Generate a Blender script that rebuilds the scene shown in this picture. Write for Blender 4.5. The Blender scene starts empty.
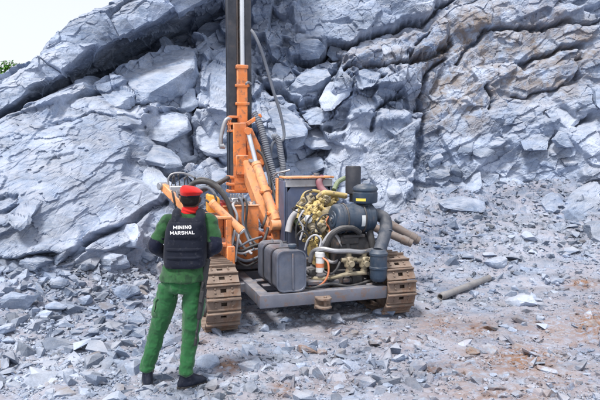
import bpy, bmesh, math, random
import numpy as np
from mathutils import Vector, Matrix, Euler, Quaternion
from mathutils.bvhtree import BVHTree

random.seed(7)
rng = np.random.default_rng(11)
R = math.radians
scene = bpy.context.scene
COL = scene.collection

# ------------------------------------------------------------------ camera
CAM_H, PITCH, FPX = 2.06, R(4.7), 583.0
cam_d = bpy.data.cameras.new('camera')
cam = bpy.data.objects.new('camera', cam_d)
COL.objects.link(cam)
cam.location = (0, 0, CAM_H)
cam.rotation_euler = (R(90) - PITCH, 0, 0)
cam_d.sensor_width = 36.0
cam_d.lens = FPX / 600 * 36.0
cam_d.clip_start = 0.05
cam_d.clip_end = 500
scene.camera = cam

# ------------------------------------------------------------------ light
SUN_EL, SUN_AZ = R(62), R(215)          # azimuth clockwise from +Y
world = bpy.data.worlds.new('World')
scene.world = world
world.use_nodes = True
wn, wl = world.node_tree.nodes, world.node_tree.links
wn.clear()
w_out = wn.new('ShaderNodeOutputWorld')
w_bg = wn.new('ShaderNodeBackground')
w_sky = wn.new('ShaderNodeTexSky')
w_sky.sky_type = 'NISHITA'
w_sky.sun_disc = False
w_sky.sun_elevation = SUN_EL
w_sky.sun_rotation = SUN_AZ
w_sky.air_density = 1.0
w_sky.dust_density = 3.0
w_mix = wn.new('ShaderNodeMix')
w_mix.data_type = 'RGBA'
w_mix.inputs[0].default_value = 0.62    # thin overcast over the blue
w_mix.inputs[7].default_value = (8.3, 8.35, 8.6, 1)
wl.new(w_sky.outputs[0], w_mix.inputs[6])
wl.new(w_mix.outputs[2], w_bg.inputs[0])
w_bg.inputs[1].default_value = 0.1
wl.new(w_bg.outputs[0], w_out.inputs[0])

sun_d = bpy.data.lights.new('sun', 'SUN')
sun_d.energy = 2.6
sun_d.angle = R(11)
sun_d.color = (1.0, 0.96, 0.9)
sun = bpy.data.objects.new('sun', sun_d)
COL.objects.link(sun)
sdir = Vector((math.sin(SUN_AZ) * math.cos(SUN_EL), math.cos(SUN_AZ) * math.cos(SUN_EL), math.sin(SUN_EL)))
sun.rotation_euler = (-sdir).to_track_quat('-Z', 'Y').to_euler()
sun.location = sdir * 30

vs = scene.view_settings
vs.view_transform = 'Standard'
vs.look = 'None'
vs.gamma = 1
vs.exposure = 0.66

# ------------------------------------------------------------------ helpers
CP, SP = math.cos(PITCH), math.sin(PITCH)

def at(px, py, d):
    """world point seen at photo pixel (px, py), at world distance Y = d"""
    xc, yc = (px - 300) / FPX, (200 - py) / FPX
    v = Vector((xc, CP + yc * SP, -SP + yc * CP))
    v *= d / v.y
    return Vector((v.x, v.y, v.z + CAM_H))

def project(X, Y, Z):
    """world arrays -> photo pixels"""
    dz = Z - CAM_H
    dep = Y * CP - dz * SP
    up = Y * SP + dz * CP
    dep = np.maximum(dep, 0.1)
    return 300 + FPX * X / dep, 200 - FPX * up / dep

def tag(o, label=None, cat=None, group=None, kind=None):
    if label: o['label'] = label
    if cat: o['category'] = cat
    if group: o['group'] = group
    if kind: o['kind'] = kind
    return o

def empty(name, loc=(0, 0, 0), rz=0.0, label=None, cat=None, group=None):
    o = bpy.data.objects.new(name, None)
    COL.objects.link(o)
    o.location = loc
    o.rotation_euler = (0, 0, rz)
    o.empty_display_size = 0.2
    return tag(o, label, cat, group)

def link(name, me, mat=None, parent=None):
    if mat is not None and not me.materials:
        me.materials.append(mat)
    o = bpy.data.objects.new(name, me)
    COL.objects.link(o)
    if parent is not None:
        o.parent = parent
    return o

def np_mesh(name, V, F, flat=True):
    """V (n,3), F (m,k) -> mesh, fast"""
    V = np.ascontiguousarray(V, dtype=np.float32)
    F = np.ascontiguousarray(F, dtype=np.int32)
    me = bpy.data.meshes.new(name)
    n, m, k = len(V), len(F), F.shape[1]
    me.vertices.add(n)
    me.vertices.foreach_set('co', V.ravel())
    me.loops.add(m * k)
    me.loops.foreach_set('vertex_index', F.ravel())
    me.polygons.add(m)
    me.polygons.foreach_set('loop_start', np.arange(0, m * k, k, dtype=np.int32))
    me.polygons.foreach_set('loop_total', np.full(m, k, dtype=np.int32))
    me.update(calc_edges=True)
    if flat:
        a = me.attributes.new('sharp_face', 'BOOLEAN', 'FACE')
        a.data.foreach_set('value', np.ones(m, bool))
    return me

def set_attr(me, name, arr):
    a = me.attributes.new(name, 'FLOAT', 'POINT')
    a.data.foreach_set('value', np.ascontiguousarray(arr, dtype=np.float32))

# ------------------------------------------------------------------ numpy noise
def _h(ix, iy, iz, s):
    h = (ix.astype(np.int64) * 374761393 + iy.astype(np.int64) * 668265263 + iz.astype(np.int64) * 2147483647 + s * 974634777) & 0xFFFFFFFF
    h = ((h ^ (h >> 13)) * 1274126177) & 0xFFFFFFFF
    h = ((h ^ (h >> 16)) * 2246822519) & 0xFFFFFFFF
    return (h ^ (h >> 15)) & 0xFFFFFFFF

def _rnd(ix, iy, iz, s):
    return _h(ix, iy, iz, s).astype(np.float32) / np.float32(4294967295.0)

def perlin(x, y, z, s=0):
    x0, y0, z0 = np.floor(x), np.floor(y), np.floor(z)
    fx, fy, fz = (x - x0).astype(np.float32), (y - y0).astype(np.float32), (z - z0).astype(np.float32)
    ix, iy, iz = x0.astype(np.int64), y0.astype(np.int64), z0.astype(np.int64)
    u, v, w = [f * f * f * (f * (f * 6 - 15) + 10) for f in (fx, fy, fz)]
    out = 0
    for a in (0, 1):
        for b in (0, 1):
            for c in (0, 1):
                h = _h(ix + a, iy + b, iz + c, s)
                gx = ((h & 1023).astype(np.float32) / 511.5 - 1)
                gy = (((h >> 10) & 1023).astype(np.float32) / 511.5 - 1)
                gz = (((h >> 20) & 1023).astype(np.float32) / 511.5 - 1)
                d = gx * (fx - a) + gy * (fy - b) + gz * (fz - c)
                out = out + d * (u if a else 1 - u) * (v if b else 1 - v) * (w if c else 1 - w)
    return out

def fbm(x, y, z, octv=4, s=0, gain=0.5, ridge=False):
    t, a, f = 0, 1.0, 1.0
    for i in range(octv):
        n = perlin(x * f, y * f, z * f, s + i * 17)
        if ridge:
            n = 0.5 - np.abs(n) * 1.6
        t = t + a * n
        a *= gain
        f *= 2.03
    return t

def facets(x, z, size, s, tilt=0.5, step=0.35):
    """fractured blocks: nearest-seed cells, each its own tilted plane; returns height and F2-F1"""
    gx, gz = x / size, z / size
    ix, iz = np.floor(gx), np.floor(gz)
    f1 = np.full(x.shape, 9.0, np.float32)
    f2 = np.full(x.shape, 9.0, np.float32)
    hh = np.zeros(x.shape, np.float32)
    zero = np.zeros_like(ix)
    for a in (-1, 0, 1):
        for b in (-1, 0, 1):
            cx, cz = ix + a, iz + b
            sx = cx + 0.1 + 0.8 * _rnd(cx, cz, zero, s)
            sz = cz + 0.1 + 0.8 * _rnd(cx, cz, zero, s + 1)
            dx, dz = (gx - sx).astype(np.float32), (gz - sz).astype(np.float32)
            d = np.abs(dx) * 0.45 + np.sqrt(dx * dx + dz * dz) * 0.75
            h = (_rnd(cx, cz, zero, s + 2) - 0.5) * step + ((_rnd(cx, cz, zero, s + 3) - 0.5) * dx + (_rnd(cx, cz, zero, s + 4) - 0.5) * dz) * 2 * tilt
            near = d < f1
            f2 = np.where(near, f1, np.minimum(f2, d))
            hh = np.where(near, h, hh)
            f1 = np.where(near, d, f1)
    return hh * size, f2 - f1

def inpoly(px, py, poly):
    inside = np.zeros(px.shape, bool)
    dist = np.full(px.shape, 1e9, np.float32)
    n = len(poly)
    for i in range(n):
        (x1, y1), (x2, y2) = poly[i], poly[(i + 1) % n]
        c = (y1 > py) != (y2 > py)
        if y2 != y1:
            inside ^= c & (px < (x2 - x1) * (py - y1) / (y2 - y1) + x1)
        dist = np.minimum(dist, segdist(px, py, x1, y1, x2, y2))
    return np.where(inside, dist, -dist)

def segdist(px, py, x1, y1, x2, y2):
    ex, ey = x2 - x1, y2 - y1
    t = np.clip(((px - x1) * ex + (py - y1) * ey) / (ex * ex + ey * ey + 1e-9), 0, 1)
    return np.sqrt((px - x1 - t * ex) ** 2 + (py - y1 - t * ey) ** 2)

def sstep(a, b, x):
    t = np.clip((x - a) / (b - a), 0, 1)
    return t * t * (3 - 2 * t)

# ------------------------------------------------------------------ materials
def new_mat(name):
    m = bpy.data.materials.new(name)
    m.use_nodes = True
    nt = m.node_tree
    return m, nt, nt.nodes['Principled BSDF']

def N(nt, typ, **kw):
    n = nt.nodes.new(typ)
    for k, v in kw.items():
        if k.startswith('i_'):
            n.inputs[int(k[2:])].default_value = v
        else:
            setattr(n, k, v)
    return n

def ramp(nt, src, stops):
    r = nt.nodes.new('ShaderNodeValToRGB')
    el = r.color_ramp.elements
    while len(el) < len(stops):
        el.new(0.5)
    for e, (p, c) in zip(el, stops):
        e.position = p
        e.color = (*c, 1) if len(c) == 3 else c
    nt.links.new(src, r.inputs[0])
    return r.outputs[0]

def g(v):
    return (v, v, v)

def mixc(nt, fac, a, b, blend='MIX'):
    m = nt.nodes.new('ShaderNodeMix')
    m.data_type = 'RGBA'
    m.blend_type = blend
    for s, v in ((0, fac), (6, a), (7, b)):
        if hasattr(v, 'is_linked') or hasattr(v, 'links'):
            nt.links.new(v, m.inputs[s])
        else:
            m.inputs[s].default_value = (*v, 1) if isinstance(v, tuple) and len(v) == 3 else v
    return m.outputs[2]

def mth(nt, op, a, b=None):
    m = nt.nodes.new('ShaderNodeMath')
    m.operation = op
    for s, v in ((0, a), (1, b)):
        if v is None: continue
        if hasattr(v, 'links'):
            nt.links.new(v, m.inputs[s])
        else:
            m.inputs[s].default_value = v
    return m.outputs[0]

def noise(nt, vec, scale, detail=5, rough=0.55, dist=0.0):
    n = nt.nodes.new('ShaderNodeTexNoise')
    n.inputs['Scale'].default_value = scale
    n.inputs['Detail'].default_value = detail
    n.inputs['Roughness'].default_value = rough
    n.inputs['Distortion'].default_value = dist
    if vec is not None:
        nt.links.new(vec, n.inputs['Vector'])
    return n.outputs['Fac']

def rock_material(name, tone=1.0, dust=0.5, ground=False, stones=False):
    m, nt, bs = new_mat(name)
    L = nt.links
    geo = N(nt, 'ShaderNodeNewGeometry')
    pos = geo.outputs['Position']
    # strata-stretched coordinates
    mp = N(nt, 'ShaderNodeMapping')
    mp.inputs['Rotation'].default_value = (0, R(27), 0)
    mp.inputs['Scale'].default_value = (0.35, 0.8, 1.5)
    L.new(pos, mp.inputs['Vector'])
    big = noise(nt, pos, 0.7, 9, 0.66)
    base = ramp(nt, big, [(0.30, (0.105 * tone, 0.152 * tone, 0.25 * tone)), (0.5, (0.275 * tone, 0.34 * tone, 0.465 * tone)), (0.7, (0.475 * tone, 0.535 * tone, 0.655 * tone))])
    st = noise(nt, mp.outputs[0], 2.2, 8, 0.65, 0.6)
    stc = ramp(nt, st, [(0.32, g(0.42)), (0.5, g(0.95)), (0.68, g(1.32))])
    base = mixc(nt, 0.8, base, stc, 'MULTIPLY')
    # pale mineral veins / bruises of rock flour
    vn = noise(nt, mp.outputs[0], 5.0, 6, 0.6, 1.4)
    vein = ramp(nt, vn, [(0.47, g(0)), (0.5, g(1)), (0.53, g(0))])
    base = mixc(nt, mth(nt, 'MULTIPLY', vein, 0.22), base, (0.62, 0.63, 0.66))
    sp = noise(nt, pos, 60, 3, 0.7)
    spk = ramp(nt, sp, [(0.3, g(0.72)), (0.5, g(1.0)), (0.72, g(1.22))])
    base = mixc(nt, 0.7, base, spk, 'MULTIPLY')
    if stones:
        oi = N(nt, 'ShaderNodeObjectInfo')
        ta = N(nt, 'ShaderNodeAttribute', attribute_name='tone')
        tv_ = mth(nt, 'ADD', mth(nt, 'ADD', mth(nt, 'MULTIPLY', oi.outputs['Random'], 0.45), 0.72), ta.outputs['Fac'])
        cx_ = N(nt, 'ShaderNodeCombineXYZ')
        for k_ in range(3): L.new(tv_, cx_.inputs[k_])
        base = mixc(nt, 1.0, base, cx_.outputs[0], 'MULTIPLY')
    # rock flour lying on upward faces
    sep = N(nt, 'ShaderNodeSeparateXYZ')
    L.new(geo.outputs['Normal'], sep.inputs[0])
    upn = ramp(nt, sep.outputs[2], [(0.25, g(0)), (0.85, g(1))])
    dn = ramp(nt, noise(nt, pos, 2.6, 7, 0.65), [(0.38, g(0.1)), (0.62, g(1))])
    df = mth(nt, 'MULTIPLY', mth(nt, 'MULTIPLY', upn, dn), dust)
    base = mixc(nt, df, base, (0.47, 0.485, 0.54) if not ground else (0.32, 0.305, 0.345))
    # iron stains, carried on the mesh
    at_ = N(nt, 'ShaderNodeAttribute', attribute_name='stain')
    sn = ramp(nt, noise(nt, pos, 3.2, 7, 0.7, 0.5), [(0.40, g(0)), (0.62, g(1))])
    base = mixc(nt, mth(nt, 'MULTIPLY', at_.outputs['Fac'], sn), base, (0.225, 0.195, 0.185))
    at2 = N(nt, 'ShaderNodeAttribute', attribute_name='rust')
    rn = ramp(nt, noise(nt, pos, 11.0, 8, 0.75), [(0.42, g(0)), (0.54, g(1))])
    base = mixc(nt, mth(nt, 'MULTIPLY', at2.outputs['Fac'], rn), base, (0.215, 0.11, 0.055))
    L.new(base, bs.inputs['Base Color'])
    bs.inputs['Roughness'].default_value = 0.82
    bs.inputs['Specular IOR Level'].default_value = 0.35
    bump = N(nt, 'ShaderNodeBump')
    bump.inputs['Strength'].default_value = 0.42
    bump.inputs['Distance'].default_value = 0.02
    bn = mth(nt, 'ADD', noise(nt, pos, 26, 8, 0.7), mth(nt, 'MULTIPLY', st, 1.2))
    L.new(bn, bump.inputs['Height'])
    L.new(bump.outputs[0], bs.inputs['Normal'])
    return m

M_CLIFF = rock_material('cliff_granite', 1.0, 0.48)
M_STONE = rock_material('broken_granite', 0.95, 0.55, False, True)
M_GROUND = rock_material('crushed_granite', 0.80, 0.75, True)

# ------------------------------------------------------------------ the quarry cliff (one fractured face, Y = F(X, Z))
CX = np.array([-16, -9, -6, -4.2, -3.1, -2.2, -1.2, 0.2, 2.5, 5, 7.5, 10, 16.0])
CY = np.array([8.6, 8.1, 7.9, 7.8, 8.2, 9.5, 11.2, 12.2, 12.6, 12.9, 12.0, 10.6, 9.0])
def wall_y0(X):
    return np.interp(X, CX, CY)
def wall_y0s(X):
    return (wall_y0(X - 0.6) + wall_y0(X + 0.6) + wall_y0(X - 0.25) + wall_y0(X + 0.25) + wall_y0(X)) / 5
def wall_slope(X):
    return np.interp(X, [-16, -4, -2.4, -0.5, 1.5, 4, 16], [1.0, 1.2, 1.05, 0.55, 0.38, 0.32, 0.4])
def wall_top(X):
    return np.interp(X, [-16, -9, -6.4, -5.2, -4.3, -2.8, 0, 16], [2.6, 3.1, 3.45, 4.4, 5.2, 6.9, 9.3, 9.8])

LEDGES = [  # outline in the photo, thrust out of the face (m), feather (px)
    ([(-30, 140), (0, 125), (40, 108), (100, 95), (128, 112), (150, 140), (178, 178), (168, 207), (130, 225), (75, 256), (20, 264), (-30, 268)], 0.42, 3),
    ([(40, 118), (90, 110), (75, 130), (45, 132)], -0.10, 4),
    ([(205, 55), (232, 40), (252, 60), (250, 120), (230, 150), (205, 140), (196, 110)], 0.30, 3),
    ([(252, 70), (285, 85), (300, 120), (312, 138), (280, 150), (255, 140)], 0.42, 3),
    ([(255, 0), (300, 5), (285, 40), (262, 62), (252, 50)], 0.25, 3),
    ([(288, 8), (330, -12), (440, -12), (436, 8), (410, 22), (360, 38), (332, 47), (300, 36)], 0.42, 3),
    ([(345, 68), (360, 55), (410, 34), (445, 20), (450, 40), (420, 58), (385, 68), (352, 75)], 0.28, 3),
    ([(330, 80), (370, 70), (428, 62), (420, 90), (408, 120), (372, 128), (352, 120), (330, 110)], 0.25, 3),
    ([(330, 130), (372, 112), (412, 108), (422, 120), (414, 190), (405, 218), (350, 215), (322, 180)], 0.45, 3),
    ([(285, 38), (318, 40), (328, 48), (320, 58), (292, 62)], 0.35, 2),
    ([(270, 62), (290, 64), (296, 80), (282, 86), (270, 80)], 0.30, 2),
    ([(450, 8), (520, -12), (600, -12), (600, 4), (548, 26), (482, 30), (455, 36)], 0.25, 4),
    ([(482, 32), (548, 28), (600, 20), (600, 40), (560, 50), (522, 62), (478, 60)], 0.12, 3),
    ([(450, 70), (500, 66), (525, 66), (575, 52), (578, 78), (545, 94), (512, 96), (486, 88), (462, 110), (440, 116)], 0.16, 4),
    ([(578, 60), (610, 40), (610, 110), (560, 110), (556, 100)], 0.25, 3),
    ([(430, 112), (455, 116), (520, 98), (560, 104), (555, 130), (500, 150), (430, 160), (420, 140)], 0.12, 6),
    ([(500, 135), (545, 120), (590, 130), (612, 170), (560, 190), (520, 180)], 0.25, 4),
]
CRACKS = [  # polyline in the photo, half width (px), depth (m)
    ([(0, 262), (40, 259), (75, 256), (110, 236), (130, 225), (150, 214), (170, 204)], 3.0, 0.55),
    ([(332, 48), (360, 40), (410, 24), (440, 10), (450, 4)], 2.2, 0.45),
    ([(345, 75), (385, 70), (420, 60), (450, 42)], 2.4, 0.4),
    ([(482, 31), (520, 29), (548, 27), (600, 22)], 1.8, 0.35),
    ([(522, 63), (540, 58), (562, 50), (580, 48)], 2.2, 0.35),
    ([(456, 62), (468, 48), (482, 34)], 2.0, 0.3),
    ([(420, 108), (424, 90), (430, 70), (440, 60)], 2.2, 0.35),
    ([(423, 118), (416, 160), (412, 190), (404, 218)], 3.0, 0.35),
    ([(268, 88), (285, 96), (300, 108), (325, 103)], 4.5, 0.6),
    ([(300, 66), (330, 52), (345, 60), (330, 78), (316, 100)], 3.0, 0.45),
    ([(298, 62), (318, 58), (333, 46)], 2.5, 0.4),
    ([(345, 75), (352, 90), (340, 108), (322, 118)], 1.8, 0.3),
    ([(370, 128), (372, 118), (390, 100), (402, 94)], 2.4, 0.4),
    ([(352, 84), (365, 78), (380, 82)], 2.0, 0.3),
    ([(300, 118), (318, 126), (330, 132), (345, 128)], 2.5, 0.35),
    ([(488, 88), (489, 106)], 1.8, 0.35),
    ([(512, 96), (545, 95), (577, 79)], 1.6, 0.2),
    ([(576, 52), (574, 64), (577, 79)], 1.4, 0.2),
    ([(560, 112), (572, 122), (590, 118)], 4.0, 0.5),
    ([(538, 140), (548, 146), (560, 138)], 3.0, 0.35),
    ([(430, 30), (405, 58), (395, 80)], 1.6, 0.2),
    ([(255, 66), (262, 84), (284, 98)], 2.0, 0.3),
    ([(192, 60), (200, 90), (188, 120), (180, 150)], 2.5, 0.4),
    ([(140, 112), (165, 116), (190, 108), (205, 112)], 3.0, 0.4),
    ([(205, 150), (225, 165), (238, 158)], 3.0, 0.4),
    ([(60, 128), (95, 116), (140, 118)], 1.4, 0.15),
    ([(14, 205), (32, 196), (30, 204), (20, 212)], 2.0, 0.2),
    ([(60, 262), (80, 258), (100, 248)], 1.5, 0.2),
]

def build_cliff():
    xs = np.concatenate([np.arange(-16, -7.6, 0.09), np.arange(-7.6, 8.6, 0.0145), np.arange(8.6, 16, 0.09)])
    tv = np.concatenate([np.linspace(0, 0.02, 6)[:-1], np.linspace(0.02, 0.7, 430)[:-1], np.linspace(0.7, 1, 70)])
    nx = len(xs)
    Ztop = wall_top(xs)
    zlo = -0.9
    X = np.repeat(xs[None, :], len(tv), 0)
    vis = np.minimum(Ztop, 6.4)
    T = tv[:, None]
    Z = np.where(T < 0.7, zlo + (vis[None, :] - zlo) * T / 0.7, vis[None, :] + (np.maximum(Ztop, vis + 0.01)[None, :] - vis[None, :]) * (T - 0.7) / 0.3)
    Y = wall_y0s(X) + wall_slope(X) * (Z - 0.8)
    px, py = project(X, Y, Z)
    # warp the traced outlines a little so their edges break like rock
    wx = fbm(X * 2.2, Z * 2.2, Y * 0, 4, 3) * 9
    wz = fbm(X * 2.2 + 40, Z * 2.2, Y * 0, 4, 5) * 9
    qx, qy = px + wx, py + wz
    D = np.zeros(X.shape, np.float32)
    for poly, push, feather in LEDGES:
        xs_, ys_ = [p[0] for p in poly], [p[1] for p in poly]
        if max(xs_) < -60: continue
        sd = inpoly(qx, qy, poly)
        cx_, cy_ = np.mean(xs_), np.mean(ys_)
        k = sstep(-feather, feather, sd)
        D += push * k * (0.85 + 0.15 * np.clip(sd / 30, 0, 1))
    # smoothness map: the left dip slab and the right-hand face are cleaner than the broken middle
    smooth_l = sstep(-6, 20, inpoly(qx, qy, LEDGES[0][0]))
    smooth_r = np.maximum(sstep(415, 455, px) * 0.74, sstep(322, 345, px) * sstep(104, 122, py) * 0.62)
    smooth_r = np.maximum(smooth_r, sstep(285, 300, px) * (1 - sstep(46, 60, py)) * 0.7)
    rough = np.clip(1 - 0.86 * smooth_l - smooth_r, 0.1, 1)
    # fractured blocks, elongated along the dip
    ca, sa = math.cos(R(27)), math.sin(R(27))
    U = (X * ca + Z * sa + 0.14 * fbm(X * .8, Z * .8, X * 0, 3, 21))
    V = (-X * sa + Z * ca) * 1.6 + 0.14 * fbm(X * .9 + 9, Z * .9, X * 0, 3, 22)
    h1, e1 = facets(U, V, 1.9, 101, 0.40, 0.34)
    h2, e2 = facets(U * 1.0 + 3 + 0.08 * perlin(X * 3, Z * 3, X * 0, 4), V + 0.08 * perlin(X * 3, Z * 3 + 7, X * 0, 5), 0.72, 202, 0.55, 0.42)
    h3, e3 = facets(U * 1.1, V * 0.8 + 0.04 * perlin(X * 6, Z * 6, X * 0, 8), 0.30, 303, 0.55, 0.36)
    h4, e4 = facets(U, V * 0.7, 0.12, 404, 0.45, 0.3)
    D += h1 * (0.18 + 0.82 * rough) * 0.9 * (1 - 0.35 * sstep(405, 450, px))
    D += h2 * rough * 1.0
    D[1:-1] = (D[:-2] + 2 * D[1:-1] + D[2:]) / 4
    D[:, 1:-1] = (D[:, :-2] + 2 * D[:, 1:-1] + D[:, 2:]) / 4
    D += h3 * (0.10 + 0.90 * rough) * 0.65
    D += h4 * (0.10 + 0.90 * rough) * 0.40
    D -= 0.10 * np.clip(rough * 1.5 - 0.5, 0, 1) * np.exp(-(e2 / 0.03) ** 2) * sstep(0.0, 0.3, perlin(X * 1.3, Z * 1.3, X * 0, 44)) + 0.03 * rough * np.exp(-(e3 / 0.05) ** 2)
    # plating and ripples along the dip
    D += 0.035 * fbm(U * 0.7, V * 1.6, X * 0, 6, 31, 0.55, True) * (0.5 + 0.5 * rough)
    D += 0.03 * fbm(X * 3, Z * 3, Y * 0, 5, 32, 0.55)
    # shallow stepped sheets on the slab
    sh = fbm(U * 0.9, V * 0.9, X * 0, 5, 33)
    D += 0.065 * np.floor(sh * 3.2 + 0.5) / 1.5 * smooth_l + 0.026 * np.floor(fbm(U * 1.6, V * 2.2, X * 0, 3, 35) * 4) / 2 * (1 - rough)
    right_ = sstep(405, 450, px)
    h5, e5 = facets(U * 0.8 + 5, V * 1.5, 0.42, 505, 0.55, 0.40)
    D += right_ * (0.35 * h5 + 0.022 * fbm(U * 1.4, V * 3.0, X * 0, 5, 37, 0.55))
    D += (1 - rough) * 0.15 * facets(U, V * 1.3, 0.5, 515, 0.3, 0.34)[0]
    D += 0.007 * fbm(X * 9, Z * 9, X * 0, 4, 39, .6)
    for line, w, dep in CRACKS:
        sd = np.full(X.shape, 1e9, np.float32)
        for (a, b) in zip(line[:-1], line[1:]):
            sd = np.minimum(sd, segdist(qx, qy, a[0], a[1], b[0], b[1]))
        D -= dep * np.exp(-(sd / w) ** 2)
    # recess below the overhanging top ledge
    rec = inpoly(qx, qy, [(-400, 250), (-80, 178), (0, 121), (75, 76), (110, 62), (160, 44), (190, 40), (222, 14), (300, -80), (300, -900), (-400, -900)])
    D -= 2.0 * sstep(-5, 12, rec)
    edge = sstep(0.0, 0.06, T) * 1.0
    # push mostly outwards, a little upwards
    Yn = Y - D * 0.93 * edge
    Zn = Z + D * 0.10 * edge
    # plateau behind the rim
    back = []
    for k in range(1, 14):
        d = 0.25 * 1.35 ** k
        zz = Zn[-1] + 0.10 * d + 0.12 * fbm(xs * 0.9, np.full(nx, d), xs * 0, 4, 50)
        back.append(np.stack([xs, Yn[-1] + d, zz], 1))
    P = np.concatenate([np.stack([X, Yn, Zn], 2), np.array(back)], 0)
    nr = P.shape[0]
    idx = np.arange(nr * nx).reshape(nr, nx)
    F = np.stack([idx[:-1, :-1], idx[:-1, 1:], idx[1:, 1:], idx[1:, :-1]], 2).reshape(-1, 4)
    me = np_mesh('quarry_cliff', P.reshape(-1, 3), F)
    Q = P[::7, ::7]
    qr, qn = Q.shape[:2]
    qi = np.arange(qr * qn).reshape(qr, qn)
    qf = np.stack([qi[:-1, :-1], qi[:-1, 1:], qi[1:, 1:], qi[1:, :-1]], 2).reshape(-1, 4)
    global WALL_BVH
    WALL_BVH = BVHTree.FromPolygons(Q.reshape(-1, 3).tolist(), qf.tolist())
    stain = np.zeros((nr, nx), np.float32)
    nz = len(tv)
    sx = inpoly(px, py, [(418, 70), (440, 40), (480, 22), (560, 18), (600, 40), (598, 70), (560, 100), (500, 98), (470, 128), (430, 128)])
    stain[:nz] = 0.85 * sstep(-25, 18, sx) + 0.55 * sstep(-14, 10, inpoly(px, py, [(330, 55), (400, 30), (450, 0), (520, -10), (480, 30), (420, 70), (360, 78)])) + 0.10
    set_attr(me, 'stain', stain.ravel())
    rust = np.zeros((nr, nx), np.float32)
    rust[:nz] = sstep(-10, 8, inpoly(px, py, [(520, 0), (560, -6), (562, 30), (545, 34), (520, 20)])) * 0.12
    set_attr(me, 'rust', rust.ravel())
    o = link('quarry_cliff', me, M_CLIFF)
    tag(o, kind='structure')
    return o

cliff = build_cliff()

# ------------------------------------------------------------------ quarry floor and scree
def ground_z(X, Y):
    X = np.asarray(X, float)
    Y = np.asarray(Y, float)
    H = np.interp(X, [-12, -5, -3, -2, -0.5, 1.5, 3.5, 8, 14], [1.3, 1.2, 0.9, 1.3, 1.1, 0.9, 1.3, 1.75, 1.9])
    Ln = np.interp(X, [-12, -4, -2.6, -1, 1, 3, 5, 10], [3.0, 2.6, 2.4, 2.8, 3.4, 4.2, 4.6, 5.0])
    t = np.clip(1 - (wall_y0s(X) + 0.35 - Y) / Ln, 0, 1.25)
    z = H * t ** 1.45
    z = z + 0.22 * np.clip(t * 2, 0, 1) * fbm(X * 0.9, Y * 0.9, X * 0, 4, 61)
    z = z + 0.05 * fbm(X * 0.7 + 3, Y * 0.7, X * 0, 3, 62)
    # swept working area under the rig and the person
    return z

def ground_hit(px, py):
    p1 = at(px, py, 1.0)
    v = np.array([p1.x, 1.0, p1.z - CAM_H])
    d = np.arange(2.5, 14, 0.012)
    below = CAM_H + v[2] * d <= ground_z(v[0] * d, d)
    k = int(np.argmax(below)) if below.any() else len(d) - 1
    return Vector((v[0] * d[k], d[k], CAM_H + v[2] * d[k]))

def build_ground():
    xs = np.concatenate([np.arange(-30, -6.5, 0.25), np.arange(-6.5, 7.5, 0.026), np.arange(7.5, 30, 0.25)])
    ys = np.concatenate([np.arange(-30, 3.4, 0.4), np.arange(3.4, 7.5, 0.021), np.arange(7.5, 15.5, 0.034)])
    X, Y = np.meshgrid(xs, ys)
    Z = ground_z(X, Y)
    inn = (np.abs(X) < 8) & (Y > 3)
    h, e = facets(X + 0.05 * perlin(X * 4, Y * 4, X * 0, 71), Y, 0.16, 72, 0.5, 0.4)
    h2, e2 = facets(X, Y, 0.07, 75, 0.55, 0.45)
    slope_amt = np.clip((Z - 0.03) / 0.3, 0, 1)
    Z = Z + inn * (h * (0.14 + 0.5 * slope_amt) + h2 * 0.28 + 0.025 * fbm(X * 5, Y * 5, X * 0, 4, 73))
    nr, nx = X.shape
    idx = np.arange(nr * nx).reshape(nr, nx)
    F = np.stack([idx[:-1, :-1], idx[:-1, 1:], idx[1:, 1:], idx[1:, :-1]], 2).reshape(-1, 4)
    me = np_mesh('quarry_floor', np.stack([X, Y, Z], 2).reshape(-1, 3), F)
    px, py = project(X, np.maximum(Y, 1), Z)
    rust = np.zeros(X.shape, np.float32)
    for cx_, cy_, rx, ry, a in RUST:
        rust = np.maximum(rust, a * np.exp(-(((px - cx_) / rx) ** 2 + ((py - cy_) / ry) ** 2)))
    rust *= (Y > 3)
    set_attr(me, 'rust', rust.ravel())
    set_attr(me, 'stain', np.where(Y > 3, 0.35 * sstep(250, 330, py) * (0.5 + 0.5 * sstep(150, 420, px)), 0.2).ravel())
    return tag(link('quarry_floor', me, M_GROUND), kind='structure')

RUST = [(520, 360, 40, 18, .95), (440, 325, 26, 14, .6), (478, 330, 22, 10, .7), (590, 325, 24, 20, 1.0), (582, 284, 18, 6, .9), (228, 366, 12, 8, 1.0), (282, 389, 12, 8, .9), (560, 380, 50, 18, .5), (340, 330, 30, 10, .4), (196, 340, 20, 14, .4), (500, 395, 70, 14, .6), (470, 370, 50, 30, .45), (400, 340, 40, 14, .4), (560, 330, 60, 24, .5), (330, 380, 50, 14, .3)]
ground = build_ground()

# ------------------------------------------------------------------ stones
def hull_mesh(name, pts):
    bm = bmesh.new()
    for p in pts:
        bm.verts.new(p)
    r = bmesh.ops.convex_hull(bm, input=bm.verts)
    dead = [v for v in bm.verts if not v.link_faces]
    bmesh.ops.delete(bm, geom=dead, context='VERTS')
    bmesh.ops.triangulate(bm, faces=bm.faces)
    bmesh.ops.recalc_face_normals(bm, faces=bm.faces)
    me = bpy.data.meshes.new(name)
    bm.to_mesh(me)
    bm.free()
    me.shade_flat()
    return me

def stone_points(n, flat, r_):
    p = r_.normal(size=(n, 3))
    p /= np.linalg.norm(p, axis=1)[:, None]
    p *= r_.uniform(0.75, 1.15, (n, 1))
    p = np.sign(p) * np.abs(p) ** 0.8
    return p * np.array([1, r_.uniform(0.55, 0.9), flat])

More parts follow.
